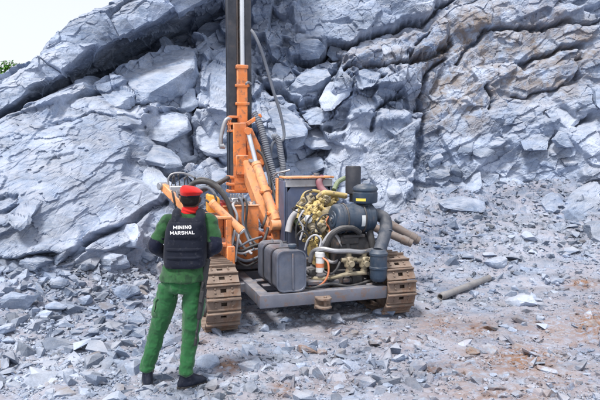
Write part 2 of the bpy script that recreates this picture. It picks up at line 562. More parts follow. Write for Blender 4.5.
def mesh_arrays(me):
    V = np.empty(len(me.vertices) * 3, np.float32)
    me.vertices.foreach_get('co', V)
    F = np.empty(len(me.polygons) * 3, np.int32)
    me.polygons.foreach_get('vertices', F)
    return V.reshape(-1, 3), F.reshape(-1, 3)

def subdiv_tris(V, F, times):
    for _ in range(times):
        E = np.concatenate([F[:, [0, 1]], F[:, [1, 2]], F[:, [2, 0]]])
        E.sort(axis=1)
        U, inv = np.unique(E, axis=0, return_inverse=True)
        inv = inv.ravel()
        mid = (V[U[:, 0]] + V[U[:, 1]]) / 2
        n, m = len(V), len(F)
        a, b, c = inv[:m] + n, inv[m:2 * m] + n, inv[2 * m:] + n
        V = np.concatenate([V, mid])
        F = np.concatenate([np.stack([F[:, 0], a, c], 1), np.stack([F[:, 1], b, a], 1), np.stack([F[:, 2], c, b], 1), np.stack([a, b, c], 1)])
    return V, F

def vnormals(V, F):
    nrm = np.cross(V[F[:, 1]] - V[F[:, 0]], V[F[:, 2]] - V[F[:, 0]])
    out = np.zeros_like(V)
    for k in range(3):
        np.add.at(out, F[:, k], nrm)
    return out / (np.linalg.norm(out, axis=1)[:, None] + 1e-9)

def roughen(V, F, amp, scale, s):
    """chip the hull with random planes, then give it the fracture relief of the face"""
    r_ = np.random.default_rng(s)
    c = V.mean(0)
    P = V - c
    for i in range(16):
        n = r_.normal(size=3); n /= np.linalg.norm(n)
        q = P @ n
        lim = q.max() * r_.uniform(0.72, 0.97)
        P = P - n[None] * np.maximum(q - lim, 0)[:, None]
    V = P + c
    n = vnormals(V, F)
    ca, sa = math.cos(R(27)), math.sin(R(27))
    X, Y, Z = (V * (2.4 / scale)).T if False else V.T * (scale / 2.4)
    U, W = X * ca + Z * sa + 0.5 * Y, (-X * sa + Z * ca) * 1.7 + Y * 0.7
    h1, _ = facets(U, W, 0.55, s + 1, 0.35, 0.3)
    h2, e2 = facets(U, W, 0.2, s + 5, 0.4, 0.35)
    a = fbm(X * 3, Y * 3, Z * 3, 5, s, 0.55)
    return V + n * (amp * (0.7 * a + 6.0 * h1 + 5.0 * h2))[:, None]

def rock_from_hull(name, pts, target=0.05, amp=0.035, s=1, mat=None, parent=None):
    me = hull_mesh('tmp', pts)
    V, F = mesh_arrays(me)
    bpy.data.meshes.remove(me)
    for _ in range(6):
        e = np.median(np.linalg.norm(V[F[:, 0]] - V[F[:, 1]], axis=1))
        if e < target or len(F) > 16000: break
        V, F = subdiv_tris(V, F, 1)
    V = roughen(V, F, amp, 2.4, s)
    c = V.mean(0)
    me = np_mesh(name, V - c, F)
    o = link(name, me, mat or M_CLIFF, parent)
    o.location = c
    return o

def wall_depth(px, py):
    o = Vector((0, 0, CAM_H))
    hit = WALL_BVH.ray_cast(o, (at(px, py, 5) - o).normalized())[0]
    return hit.y if hit else None

def rock_px(name, poly, thick, up=0.0, shrink=0.8, s=1, amp=0.035, parent=None, mat=None, label=None, target=0.05, push=0.16):
    """poly: (px, py, distance) corners of the face seen in the photo; the block runs back from it,
    seated in the face so that its middle stands proud of the rock by push"""
    cx = sum(p[0] for p in poly) / len(poly); cy = sum(p[1] for p in poly) / len(poly)
    md = sum(p[2] for p in poly) / len(poly)
    ds = [wall_depth(cx + a, cy + b) for a, b in ((0, 0), (6, 0), (-6, 0), (0, 5), (0, -5))]
    ds = [d for d in ds if d]
    if push is not None and ds:
        sh = sum(ds) / len(ds) - push - md
        poly = [(a, b, d + sh) for a, b, d in poly]
    fr = [at(*p) for p in poly]
    c = sum(fr, Vector()) / len(fr)
    r_ = random.Random(s)
    bk = [c + (p - c) * shrink * r_.uniform(0.85, 1.1) + Vector((r_.uniform(-.1, .1) * thick, thick * r_.uniform(0.8, 1.15), up + thick * r_.uniform(-.1, .2))) for p in fr]
    o = rock_from_hull(name, fr + bk, target, amp, s, mat, parent)
    if label: o['label'] = label
    return o

# the top ledge that overhangs the smooth slab
def build_ledge():
    top = [(-120, 150, 9.6), (-60, 112, 10.4), (0, 79, 11.2), (18, 70, 11.4), (30, 63, 11.5), (44, 44, 11.8), (52, 38, 11.9), (75, 22, 12.1), (95, 12, 12.3), (120, -2, 12.5), (160, -24, 12.9), (215, -50, 13.3), (290, -90, 13.8)]
    bot = [(-120, 186, 9.2), (-60, 150, 10.0), (0, 112, 10.8), (20, 99, 11.0), (34, 86, 11.15), (50, 80, 11.4), (60, 75, 11.5), (80, 62, 11.7), (100, 50, 11.9), (128, 37, 12.2), (165, 22, 12.6), (212, 0, 13.0), (290, -52, 13.6)]
    ns = 560
    s = np.linspace(0, 1, ns)
    k = np.linspace(0, 1, len(top))
    A = np.array([at(a, b, d - 0.75) for a, b, d in top]); B = np.array([at(a, b - (6 if a > 60 else 2), d - 0.95) for a, b, d in bot])
    A = np.stack([np.interp(s, k, A[:, i]) for i in range(3)], 1)
    B = np.stack([np.interp(s, k, B[:, i]) for i in range(3)], 1)
    prof = []   # cross-section: back of the top, front face, nose, underside, back
    rows = []
    def row(P): rows.append(P)
    nb, nf, nu = 40, 70, 50
    for t in np.linspace(1, 0, nb, endpoint=False):
        row(A + np.array([-0.3, 3.9, 0.95]) * t ** 1.2)
    for t in np.linspace(0, 1, nf, endpoint=False):
        bulge = np.array([0.02, -0.24, 0.0]) * math.sin(math.pi * t ** 0.8)
        row(A + (B - A) * t + bulge)
    for t in np.linspace(0, 1, nu):
        row(B + np.array([0.1, 3.6, 0.55]) * t + np.array([0, 0, 0.12]) * math.sin(math.pi * t))
    P = np.array(rows, dtype=np.float64)
    X, Y, Z = P[..., 0], P[..., 1], P[..., 2]
    ca, sa = math.cos(R(27)), math.sin(R(27))
    U = X * ca + Z * sa + 0.2 * fbm(X, Y, Z, 3, 81)
    V = (-X * sa + Z * ca) * 1.8 + Y * 0.5
    h1, e1 = facets(U, V, 1.1, 82, 0.25, 0.30)
    h2, e2 = facets(U, V, 0.42, 86, 0.32, 0.35)
    h3, e3 = facets(U, V, 0.15, 90, 0.32, 0.35)
    D = 0.7 * h1 + 0.42 * h2 + 0.35 * h3 + 0.07 * fbm(X * 2.5, Y * 2.5, Z * 2.5, 5, 88)
    D -= 0.05 * np.exp(-(e1 / .02) ** 2)
    P[..., 1] -= D * 0.8
    P[..., 2] += D * 0.45
    nr = P.shape[0]
    idx = np.arange(nr * ns).reshape(nr, ns)
    F = np.stack([idx[:-1, :-1], idx[1:, :-1], idx[1:, 1:], idx[:-1, 1:]], 2).reshape(-1, 4)
    return link('rock_ledge', np_mesh('rock_ledge', P.reshape(-1, 3), F), M_CLIFF, cliff)
build_ledge()

SLABS = [   # embedded blocks of the face: outline (px, py, distance), thickness
    ([(100, 76, 11.4), (128, 64, 11.9), (160, 52, 12.3), (194, 49, 12.4), (194, 66, 11.5), (166, 84, 11.0), (141, 98, 10.7), (135, 112, 10.75), (150, 113, 11.0), (178, 106, 11.4), (196, 82, 11.8)], 0.9, 1),
    ([(92, 84, 11.0), (112, 76, 11.2), (136, 98, 10.7), (132, 114, 10.5), (112, 108, 10.5)], 0.6, 2),
    ([(144, 128, 10.6), (152, 116, 10.8), (186, 116, 10.9), (188, 130, 10.6), (160, 146, 10.3), (148, 142, 10.3)], 0.7, 3),
    ([(180, 88, 11.6), (194, 84, 11.7), (198, 106, 11.5), (186, 116, 11.3), (177, 108, 11.3)], 0.5, 4),
    ([(192, 132, 10.9), (212, 118, 11.2), (232, 118, 11.3), (236, 150, 10.9), (214, 168, 10.6), (196, 160, 10.6)], 0.8, 5),
    ([(198, 62, 12.2), (226, 40, 12.6), (236, 64, 12.4), (232, 108, 11.7), (204, 118, 11.4), (196, 92, 11.7)], 0.8, 6),
    ([(192, 28, 12.9), (214, 20, 13.1), (232, 24, 13.1), (226, 42, 12.7), (200, 58, 12.4), (190, 48, 12.5)], 0.8, 7),
    ([(284, 92, 12.0), (300, 74, 12.2), (326, 66, 12.4), (334, 80, 12.2), (316, 101, 12.4), (290, 103, 12.5)], 0.6, 8),
    ([(286, 42, 12.6), (318, 40, 12.7), (327, 48, 12.6), (319, 58, 12.7), (292, 62, 12.7)], 0.6, 9),
    ([(330, 46, 12.9), (341, 48, 12.9), (345, 57, 12.8), (334, 62, 12.8), (327, 56, 12.8)], 0.3, 10),
    ([(272, 64, 12.2), (288, 64, 12.3), (296, 78, 12.1), (284, 87, 12.0), (270, 82, 12.0)], 0.5, 11),
    ([(318, 100, 12.2), (330, 82, 12.4), (350, 84, 12.3), (352, 94, 12.1), (336, 110, 11.9), (320, 112, 12.0)], 0.5, 12),
    ([(284, 142, 11.4), (298, 129, 11.7), (308, 133, 11.6), (305, 146, 11.4), (290, 152, 11.3)], 0.5, 13),
    ([(300, 132, 11.5), (318, 128, 11.7), (338, 130, 11.7), (345, 143, 11.4), (330, 151, 11.2), (304, 152, 11.1)], 0.6, 14),
    ([(302, 116, 11.8), (318, 108, 12.0), (332, 114, 11.9), (326, 124, 11.7), (308, 124, 11.7)], 0.4, 15),
    ([(258, 112, 11.5), (280, 104, 11.8), (302, 120, 11.7), (310, 134, 11.4), (284, 143, 11.1), (262, 140, 11.1)], 0.7, 16),
    ([(283, 168, 11.0), (296, 158, 11.3), (322, 158, 11.2), (336, 172, 10.9), (312, 182, 10.7), (290, 180, 10.7)], 0.5, 17),
    ([(352, 74, 12.5), (372, 66, 12.7), (384, 74, 12.6), (372, 88, 12.3), (356, 92, 12.2)], 0.4, 18),
    ([(10, 212, 8.4), (22, 202, 8.6), (36, 206, 8.6), (33, 222, 8.3), (18, 232, 8.1), (8, 226, 8.2)], 0.4, 19),
    ([(142, 164, 9.9), (152, 172, 9.8), (164, 188, 9.5), (170, 200, 9.3), (150, 196, 9.25), (138, 176, 9.6)], 0.4, 22),
    ([(546, 112, 12.4), (566, 104, 12.6), (588, 112, 12.5), (584, 126, 12.2), (560, 132, 12.0)], 0.5, 23),
    ([(592, 88, 12.2), (604, 84, 12.2), (612, 104, 12.0), (598, 112, 11.9)], 0.5, 24),
    ([(520, 140, 12.2), (538, 132, 12.4), (556, 138, 12.3), (548, 152, 12.0), (526, 154, 11.9)], 0.4, 25),
]
for poly, th, s in SLABS:
    rock_px('rock_slab', poly, th, 0.1, 0.85, s, 0.03, cliff)

rf = random.Random(21)
for k in range(46):
    if k < 26: cx_, cy_ = rf.uniform(428, 606), rf.uniform(138, 196)
    elif k < 40: cx_, cy_ = rf.uniform(-6, 168), 0
    else: cx_, cy_ = rf.uniform(300, 425), rf.uniform(180, 205)
    if not cy_: cy_ = np.interp(cx_, [0, 40, 75, 110, 130, 168], [268, 266, 264, 246, 236, 216]) + rf.uniform(-4, 6)
    wd_ = wall_depth(cx_, cy_)
    if not wd_: continue
    rx_ = rf.choice((5, 7, 9, 12, 16)) * rf.uniform(.8, 1.2); ry_ = rx_ * rf.uniform(.4, .75)
    a0_ = rf.uniform(-.7, .4); sk_ = rf.uniform(-1, 1)
    poly = []
    for q in range(7):
        t = 2 * math.pi * q / 7 + rf.uniform(-.3, .3)
        x_, y_ = rx_ * math.cos(t), ry_ * math.sin(t)
        poly.append((cx_ + x_ * math.cos(a0_) - y_ * math.sin(a0_), cy_ + x_ * math.sin(a0_) + y_ * math.cos(a0_), wd_ - .018 * (y_ + rf.uniform(-4, 4)) + .02 * x_ * sk_))
    rock_px('rock_slab', poly, .3, -0.04 + rf.uniform(-.1, .1), .95, 700 + k, .022, cliff, M_STONE, target=.045, push=.015 + rx_ * .002)

# loose slabs one could lift off the face
def loose_px(poly, th, s, label, amp=0.02, up=0.0):
    md = sum(p[2] for p in poly) / len(poly)
    cx = sum(p[0] for p in poly) / len(poly); cy = sum(p[1] for p in poly) / len(poly)
    gh = ground_hit(cx, cy)
    wd = wall_depth(cx, cy) or 99
    on_ground = gh.y < wd
    sh = (gh.y - 0.12 - md) if on_ground else 0
    o = rock_px('loose_rock', [(a, b, d + sh) for a, b, d in poly], th, up, 0.9, s, amp, None, M_STONE, None, 0.045, None if on_ground else 0.2)
    return tag(o, label, 'rock')
loose_px([(132, 150, 9.7), (142, 144, 10.0), (160, 145, 10.1), (172, 153, 9.9), (183, 166, 9.6), (170, 170, 9.4), (150, 166, 9.35), (138, 163, 9.4)], 0.45, 31, 'pale flat slab balanced on the cliff above the person in the red beret')
loose_px([(156, 36, 12.0), (160, 32, 12.05), (170, 42, 12.0), (178, 50, 11.9), (170, 53, 11.85), (163, 48, 11.9)], 0.25, 32, 'narrow pale splinter of rock wedged in the dark gap under the ledge')
loose_px([(104, 62, 12.0), (130, 56, 12.1), (150, 52, 12.1), (148, 57, 12.0), (110, 68, 11.8)], 0.3, 33, 'long thin pale sliver lying in the shadowed gap under the overhang')
loose_px([(204, 176, 10.0), (216, 170, 10.2), (228, 174, 10.2), (226, 184, 9.9), (208, 186, 9.8)], 0.4, 34, 'grey block beside the foot of the drill mast')
loose_px([(544, 202, 10.6), (556, 192, 10.9), (566, 198, 10.8), (568, 214, 10.5), (552, 218, 10.4)], 0.4, 35, 'rounded pale boulder on the right-hand rubble slope')
loose_px([(560, 224, 9.9), (580, 196, 10.5), (602, 180, 10.9), (606, 212, 10.3), (588, 226, 10.0)], 0.6, 36, 'large pale wedge of rock at the right edge of the rubble slope')
loose_px([(440, 204, 11.2), (462, 196, 11.4), (494, 204, 11.2), (488, 214, 11.0), (452, 214, 11.0)], 0.4, 37, 'broad pale slab half buried in the slope above the ground pipe')
loose_px([(590, 225, 9.6), (606, 218, 9.8), (610, 246, 9.3), (594, 248, 9.3)], 0.4, 38, 'pale block at the right border of the photo below the wedge')

# templates for broken stone
TPL = [hull_mesh('stone', stone_points(rng.integers(9, 15), rng.uniform(0.28, 0.7), rng)) for _ in range(26)]
for me in TPL:
    me.materials.append(M_STONE)
TPLA = [mesh_arrays(m) for m in TPL]

def tilt_matrix(r_):
    a, b = r_.uniform(-0.35, 0.35), r_.uniform(-0.35, 0.35)
    return Euler((a, b, r_.uniform(0, 6.28))).to_matrix()

def place_stone(x, y, size, me=None, sink=0.15, flat=1.0, name='loose_rock', r_=random):
    o = bpy.data.objects.new(name, me or r_.choice(TPL))
    COL.objects.link(o)
    z = float(ground_z(x, y))
    o.location = (x, y, z + size * (0.28 - sink))
    o.rotation_euler = (r_.uniform(-.3, .3), r_.uniform(-.3, .3), r_.uniform(0, 6.28))
    o.scale = (size, size, size * flat)
    return o

# named stones of the floor: photo pixel, width in photo pixels, label
NAMED = [
    (520, 300, 34, 'blue grey boulder on the floor right of the ground pipe'),
    (384, 312, 26, 'flat pale block lying in front of the right-hand track'),
    (473, 352, 18, 'grey pointed stone among the rust stained gravel'),
    (432, 369, 22, 'brownish pink stone right of centre near the front'),
    (306, 349, 28, 'flat grey slab in front of the rig, left of the brown stone'),
    (322, 352, 15, 'small brown stone in front of the towing bracket'),
    (398, 359, 20, 'pale stone of the front pair in front of the right track'),
    (412, 362, 15, 'rounded grey stone leaning on the pale one in front'),
    (118, 397, 34, 'white slab at the lower border beside the left boot'),
    (573, 346, 16, 'rounded brown stone near the right border'),
    (592, 326, 26, 'dark brown lump at the right border of the floor'),
    (582, 283, 16, 'rusty flat stone on the slope near the right border'),
    (546, 355, 12, 'small orange stained stone right of the rusty patch'),
    (207, 362, 30, 'grey slab on the floor beside the right boot'),
    (228, 366, 12, 'rust orange stone behind the right boot'),
    (126, 291, 30, 'pale tilted slab on the scree left of the person'),
    (140, 283, 26, 'long pale slab beside the green trouser leg'),
    (60, 284, 28, 'flat white slab on the left scree'),
    (55, 306, 30, 'tilted blue slab in the middle of the left scree'),
    (18, 300, 46, 'big blue grey block at the left border'),
    (4, 330, 30, 'dark sided block at the lower left border'),
    (36, 262, 40, 'long flat slab just below the crack of the smooth slab'),
    (110, 262, 36, 'blue grey slab lying under the crack near the person'),
    (86, 300, 22, 'small square slab in the left scree'),
    (355, 333, 14, 'tan stone under the engine end of the rig'),
    (340, 322, 14, 'grey stone just right of the towing bracket'),
    (540, 318, 12, 'upright white chip on the right floor'),
    (496, 262, 26, 'pale dusty hump beside the end of the ground pipe'),
]
used = []
for k, (px, py, w, lab) in enumerate(NAMED):
    p = ground_hit(px, py + w * 0.12)
    size = w / FPX * p.y * 0.52
    pts = stone_points(14, random.Random(k).uniform(0.38, 0.6), np.random.default_rng(500 + k))
    o = rock_from_hull('loose_rock', [Vector(q * size) for q in pts], size * 0.22, size * 0.10, 600 + k, M_STONE)
    o.location = (p.x, p.y, float(ground_z(p.x, p.y)) + size * 0.16)
    o.rotation_euler = (random.uniform(-.2, .2), random.uniform(-.2, .2), random.uniform(-.5, .5))
    if any(wd in lab for wd in ('brown', 'rust', 'orange', 'tan')):
        a = o.data.attributes.new('stain', 'FLOAT', 'POINT'); a.data.foreach_set('value', [0.95] * len(o.data.vertices))
        if 'tan' not in lab.split():
            a = o.data.attributes.new('rust', 'FLOAT', 'POINT'); a.data.foreach_set('value', [0.9 if 'orange' in lab or 'rusty' in lab else 0.55] * len(o.data.vertices))
    tag(o, lab, 'rock', 'loose rocks of the quarry floor')
    used.append((p.x, p.y, size))

LANDMARKS = [(520, 300, 'blue grey boulder'), (384, 314, 'flat pale block before the right track'), (463, 291, 'loose ground pipe'), (440, 302, 'open end of the ground pipe'),
    (432, 369, 'brownish pink stone'), (315, 352, 'two stones before the towing bracket'), (404, 361, 'front pair of pale stones'), (118, 397, 'white slab by the left boot'),
    (573, 346, 'rounded brown stone'), (592, 324, 'dark brown lump'), (582, 283, 'rusty flat stone'), (207, 362, 'grey slab by the right boot'), (147, 384, 'left boot of the person'),
    (188, 390, 'right boot of the person'), (228, 330, 'left track of the rig'), (404, 306, 'right track of the rig'), (324, 310, 'towing bracket'), (60, 285, 'flat white slab on the scree'),
    (55, 306, 'tilted blue slab on the scree'), (18, 300, 'big block at the left border'), (75, 256, 'middle of the long crack'), (125, 228, 'upper end of the long crack'), (15, 262, 'left end of the long crack'),
    (556, 206, 'rounded pale boulder'), (588, 206, 'pale wedge on the right slope'), (467, 206, 'broad half buried slab'), (416, 242, 'ends of the two drill rods'), (500, 355, 'large rust stained patch'),
    (440, 326, 'small rust patch by the track'), (300, 395, 'middle of the lower border'), (20, 395, 'lower left corner'), (590, 395, 'lower right corner'), (430, 165, 'foot of the cliff step'), (540, 150, 'dark hollow in the right cliff'),
    (70, 345, 'bare gravel left of the person'), (155, 300, 'left trouser leg of the person'), (480, 240, 'open scree above the pipe'), (540, 250, 'scree below the pale boulder'), (590, 250, 'pale block at the right border'), (500, 175, 'upper right scree')]

def rock_label(px, py, w, fl):
    lx, ly, name = min(LANDMARKS, key=lambda q: (q[0] - px) ** 2 + 2.2 * (q[1] - py) ** 2)
    dx, dy = px - lx, (py - ly) * 1.5
    d = math.hypot(dx, dy)
    if abs(dx) > abs(dy): rel = 'right of' if dx > 0 else 'left of'
    else: rel = 'in front of' if dy > 0 else 'behind'
    far = 'close ' if d < 22 else ('' if d < 45 else 'well ')
    sz = 'large angular' if w > 16 else ('angular' if w > 11 else 'small')
    return sz + (' flat' if fl < 0.86 else (' chunky' if fl > 1.04 else '')) + ' grey ' + ('rock ' if w > 11 else 'stone ') + far + rel + ' the ' + name

rr = random.Random(99)
count, tries = 0, 0
while count < 258 and tries < 9000:
    tries += 1
    u = rr.random()
    if u < 0.40: px, py = rr.uniform(-10, 205), rr.uniform(238, 345)
    elif u < 0.55: px, py = rr.uniform(-10, 420), rr.uniform(320, 400)
    elif u < 0.80: px, py = rr.uniform(430, 610), rr.uniform(150, 280)
    elif u < 0.94: px, py = rr.uniform(420, 610), rr.uniform(270, 400)
    else: px, py = rr.uniform(140, 420), rr.uniform(190, 300)
    p = ground_hit(px, py)
    if p.y > 12.2: continue
    w = min(26, 6.5 / (rr.random() ** 0.62 + 0.16)) * (1.35 if px < 200 else 1.0)
    size = w / FPX * p.y * 0.55
    if p.y < 8.3 and abs(p.x - 0.0) < 1.75 and p.y > 6.1 : continue
    if abs(p.x + 1.13) < 0.4 and abs(p.y - 4.95) < 0.35: continue
    if any((p.x - a) ** 2 + (p.y - b) ** 2 < (0.75 * (s_ + size)) ** 2 for a, b, s_ in used): continue
    o = place_stone(p.x, p.y, size, r_=rr, flat=rr.uniform(0.7, 1.2), sink=rr.uniform(-0.02, 0.2))
    tag(o, rock_label(px, py, w, o.scale.z / o.scale.x), 'rock', 'loose rocks of the quarry floor')
    used.append((p.x, p.y, size))
    count += 1

# everything smaller: one heap of real chips
def build_rubble(n):
    r_ = np.random.default_rng(5)
    # density follows the photo: even on screen up to the cliff foot
    Y = 1.0 / r_.uniform(1 / 13.2, 1 / 3.9, n)
    X = r_.uniform(-0.72, 0.72, n) * (Y + 0.6)
    patchy = fbm(X * 0.8, Y * 0.8, X * 0, 4, 66) + np.clip(ground_z(X, Y) * 1.5, -.1, .5) + np.where(X < -1.3, .25, 0)
    ok = (Y < wall_y0s(X) + 1.3) & (r_.random(n) < np.clip(0.60 + 1.3 * patchy, 0.2, 1))
    X, Y = X[ok], Y[ok]
    n = len(X)
    size = 0.010 + 0.0115 * r_.pareto(2.1, n)
    slope = np.clip(ground_z(X, Y) / 0.5, 0, 1)
    size = np.minimum(size * (0.8 + 0.7 * slope) * (0.6 + Y / 14), 0.12)
    size = np.minimum(size * np.where((X < -1.25) & (Y > 5.0), 1.55, 1.0), 0.16)
    Z = ground_z(X, Y) + size * r_.uniform(-0.42, 0.2, n)
    Vs, Fs, off, st, tn = [], [], 0, [], []
    tone_all = r_.normal(0.0, 0.2, n) + np.where(X < -1.25, 0.12, 0)
    kind = r_.integers(0, len(TPLA), n)
    ang = r_.uniform(0, 6.283, n); ta = r_.normal(0, 0.45, n); tb = r_.normal(0, 0.45, n)
    st_all = (r_.random(n) < 0.10) * r_.uniform(0.3, 1, n)
    for k, (V, F) in enumerate(TPLA):
        i = np.where(kind == k)[0]
        if len(i) == 0: continue
        c, s = np.cos(ang[i]), np.sin(ang[i])
        x, y, z = V[:, 0][None], V[:, 1][None], V[:, 2][None]
        y1, z1 = y * np.cos(ta[i])[:, None] - z * np.sin(ta[i])[:, None], y * np.sin(ta[i])[:, None] + z * np.cos(ta[i])[:, None]
        x1, z2 = x * np.cos(tb[i])[:, None] + z1 * np.sin(tb[i])[:, None], -x * np.sin(tb[i])[:, None] + z1 * np.cos(tb[i])[:, None]
        S = size[i][:, None]
        P = np.stack([(x1 * c[:, None] - y1 * s[:, None]) * S + X[i][:, None], (x1 * s[:, None] + y1 * c[:, None]) * S + Y[i][:, None], z2 * S + Z[i][:, None]], 2)
        nv = V.shape[0]
        Vs.append(P.reshape(-1, 3))
        Fs.append((F[None] + (np.arange(len(i)) * nv)[:, None, None] + off).reshape(-1, 3))
        st.append(np.repeat(st_all[i], nv))
        tn.append(np.repeat(tone_all[i], nv))
        off += len(i) * nv
    me = np_mesh('rubble', np.concatenate(Vs), np.concatenate(Fs))
    set_attr(me, 'stain', np.concatenate(st))
    set_attr(me, 'tone', np.concatenate(tn))
    V = np.concatenate(Vs)
    px, py = project(V[:, 0], V[:, 1], V[:, 2])
    rust = np.zeros(len(V), np.float32)
    for cx_, cy_, rx, ry, a in RUST:
        rust = np.maximum(rust, a * np.exp(-(((px - cx_) / rx) ** 2 + ((py - cy_) / ry) ** 2)))
    set_attr(me, 'rust', rust)
    return tag(link('rubble', me, M_STONE), kind='stuff')
build_rubble(105000)

# =================================================================== the drill rig
class MB:
    """collects shapes into one bmesh, then links them as one mesh object"""
    def __init__(self):
        self.bm = bmesh.new()

    def box(self, c, size, rot=None, bev=0.006, seg=1):
        M = Matrix.Translation(c)
        if rot is not None:
            M = M @ (rot.to_4x4() if not isinstance(rot, Euler) else rot.to_matrix().to_4x4())
        M = M @ Matrix.Diagonal((size[0], size[1], size[2], 1))
        r = bmesh.ops.create_cube(self.bm, size=1.0, matrix=M)
        if bev:
            es = {e for v in r['verts'] for e in v.link_edges}
            bmesh.ops.bevel(self.bm, geom=list(es), offset=min(bev, min(size) * 0.3), segments=seg, affect='EDGES', profile=0.5)
        return self

    def beam(self, a, b, w, h, bev=0.006, up=Vector((0, 0, 1)), ext=0.0):
        """box section from a to b, w across, h along up"""
        a, b = Vector(a), Vector(b)
        d = (b - a)
        L_ = d.length
        d.normalize()
        s = d.cross(up).normalized()
        n = s.cross(d).normalized()
        rot = Matrix((s, d, n)).transposed()
        return self.box((a + b) / 2, (w, L_ + ext, h), rot, bev)

    def lathe(self, a, axis, prof, seg=24, cap=True):
        """prof: [(distance along axis, radius)...]"""
        a, axis = Vector(a), Vector(axis).normalized()
        q = axis.orthogonal().normalized()
        w = axis.cross(q)
        rings = []
        for t, r in prof:
            rings.append([self.bm.verts.new(a + axis * t + (q * math.cos(k * 2 * math.pi / seg) + w * math.sin(k * 2 * math.pi / seg)) * r) for k in range(seg)])
        for r0, r1 in zip(rings[:-1], rings[1:]):
            for k in range(seg):
                self.bm.faces.new((r0[k], r0[(k + 1) % seg], r1[(k + 1) % seg], r1[k]))
        if cap:
            if prof[0][1] > 1e-4: self.bm.faces.new(rings[0][::-1])
            if prof[-1][1] > 1e-4: self.bm.faces.new(rings[-1])
        return self

    def cyl(self, a, b, r, seg=20, bev=0.004):
        a, b = Vector(a), Vector(b)
        L_ = (b - a).length
        e = min(bev, r * 0.4, L_ * 0.3)
        return self.lathe(a, b - a, [(0, r - e), (e, r), (L_ - e, r), (L_, r - e)], seg)

    def tube(self, pts, r, seg=10, sub=8, rib=0.0, rib_n=0, close=False):
        P = smooth_path([Vector(p) for p in pts], sub)
        if rib_n:
            P = resample(P, rib_n * 4)
        up = None
        rings = []
        for i, p in enumerate(P):
            d = (P[min(i + 1, len(P) - 1)] - P[max(i - 1, 0)]).normalized()
            if up is None:
                up = d.orthogonal().normalized()
            up = (up - d * up.dot(d)).normalized()
            s = d.cross(up)
            rad = r(i / (len(P) - 1)) if callable(r) else r
            if rib_n: rad *= 1 + rib * math.sin(i * math.pi / 2)
            rings.append([self.bm.verts.new(p + (up * math.cos(k * 2 * math.pi / seg) + s * math.sin(k * 2 * math.pi / seg)) * rad) for k in range(seg)])
        for r0, r1 in zip(rings[:-1], rings[1:]):
            for k in range(seg):
                self.bm.faces.new((r0[k], r0[(k + 1) % seg], r1[(k + 1) % seg], r1[k]))
        self.bm.faces.new(rings[0][::-1]); self.bm.faces.new(rings[-1])
        return self

    def prism(self, pts, ext, bev=0.005):
        """polygon pts (3-D, one plane), extruded by the vector ext"""
        ext = Vector(ext)
        a = [self.bm.verts.new(Vector(p)) for p in pts]
        b = [self.bm.verts.new(Vector(p) + ext) for p in pts]
        n = len(a)
        fs = [self.bm.faces.new(a[::-1]), self.bm.faces.new(b)]
        for i in range(n):
            fs.append(self.bm.faces.new((a[i], a[(i + 1) % n], b[(i + 1) % n], b[i])))
        if bev:
            bmesh.ops.bevel(self.bm, geom=list({e for f in fs for e in f.edges}), offset=bev, segments=1, affect='EDGES')
        return self

    def ring(self, c, axis, R_, r, seg=28, sec=8, flat=1.0):
        c, axis = Vector(c), Vector(axis).normalized()
        q = axis.orthogonal().normalized(); w = axis.cross(q)
        rings = []
        for k in range(seg):
            t = k * 2 * math.pi / seg
            d = q * math.cos(t) + w * math.sin(t)
            rings.append([self.bm.verts.new(c + d * (R_ + r * math.cos(j * 2 * math.pi / sec)) + axis * r * flat * math.sin(j * 2 * math.pi / sec)) for j in range(sec)])
        for k in range(seg):
            r0, r1 = rings[k], rings[(k + 1) % seg]
            for j in range(sec):
                self.bm.faces.new((r0[j], r1[j], r1[(j + 1) % sec], r0[(j + 1) % sec]))
        return self

    def mesh(self, name, mat, ang=0.62):
        bmesh.ops.recalc_face_normals(self.bm, faces=self.bm.faces)
        me = bpy.data.meshes.new(name)
        self.bm.to_mesh(me)
        self.bm.free()
        me.shade_smooth()
        me.set_sharp_from_angle(angle=ang)
        me.materials.append(mat)
        return me

    def build(self, name, mat, parent=None, ang=0.62, label=None):
        o = link(name, self.mesh(name, mat, ang), None, parent)
        if label: o['label'] = label
        return o

def smooth_path(P, sub=8):
    if len(P) < 3 or sub < 2: return P
    out = []
    for i in range(len(P) - 1):
        p0, p1, p2, p3 = P[max(i - 1, 0)], P[i], P[i + 1], P[min(i + 2, len(P) - 1)]
        for k in range(sub):
            t = k / sub
            out.append(0.5 * ((2 * p1) + (p2 - p0) * t + (2 * p0 - 5 * p1 + 4 * p2 - p3) * t * t + (3 * p1 - p0 - 3 * p2 + p3) * t ** 3))
    return out + [P[-1]]

def resample(P, n):
    A = np.array(P)
    s = np.concatenate([[0], np.cumsum(np.linalg.norm(np.diff(A, axis=0), axis=1))])
    t = np.linspace(0, s[-1], n)
    return [Vector((np.interp(q, s, A[:, 0]), np.interp(q, s, A[:, 1]), np.interp(q, s, A[:, 2]))) for q in t]

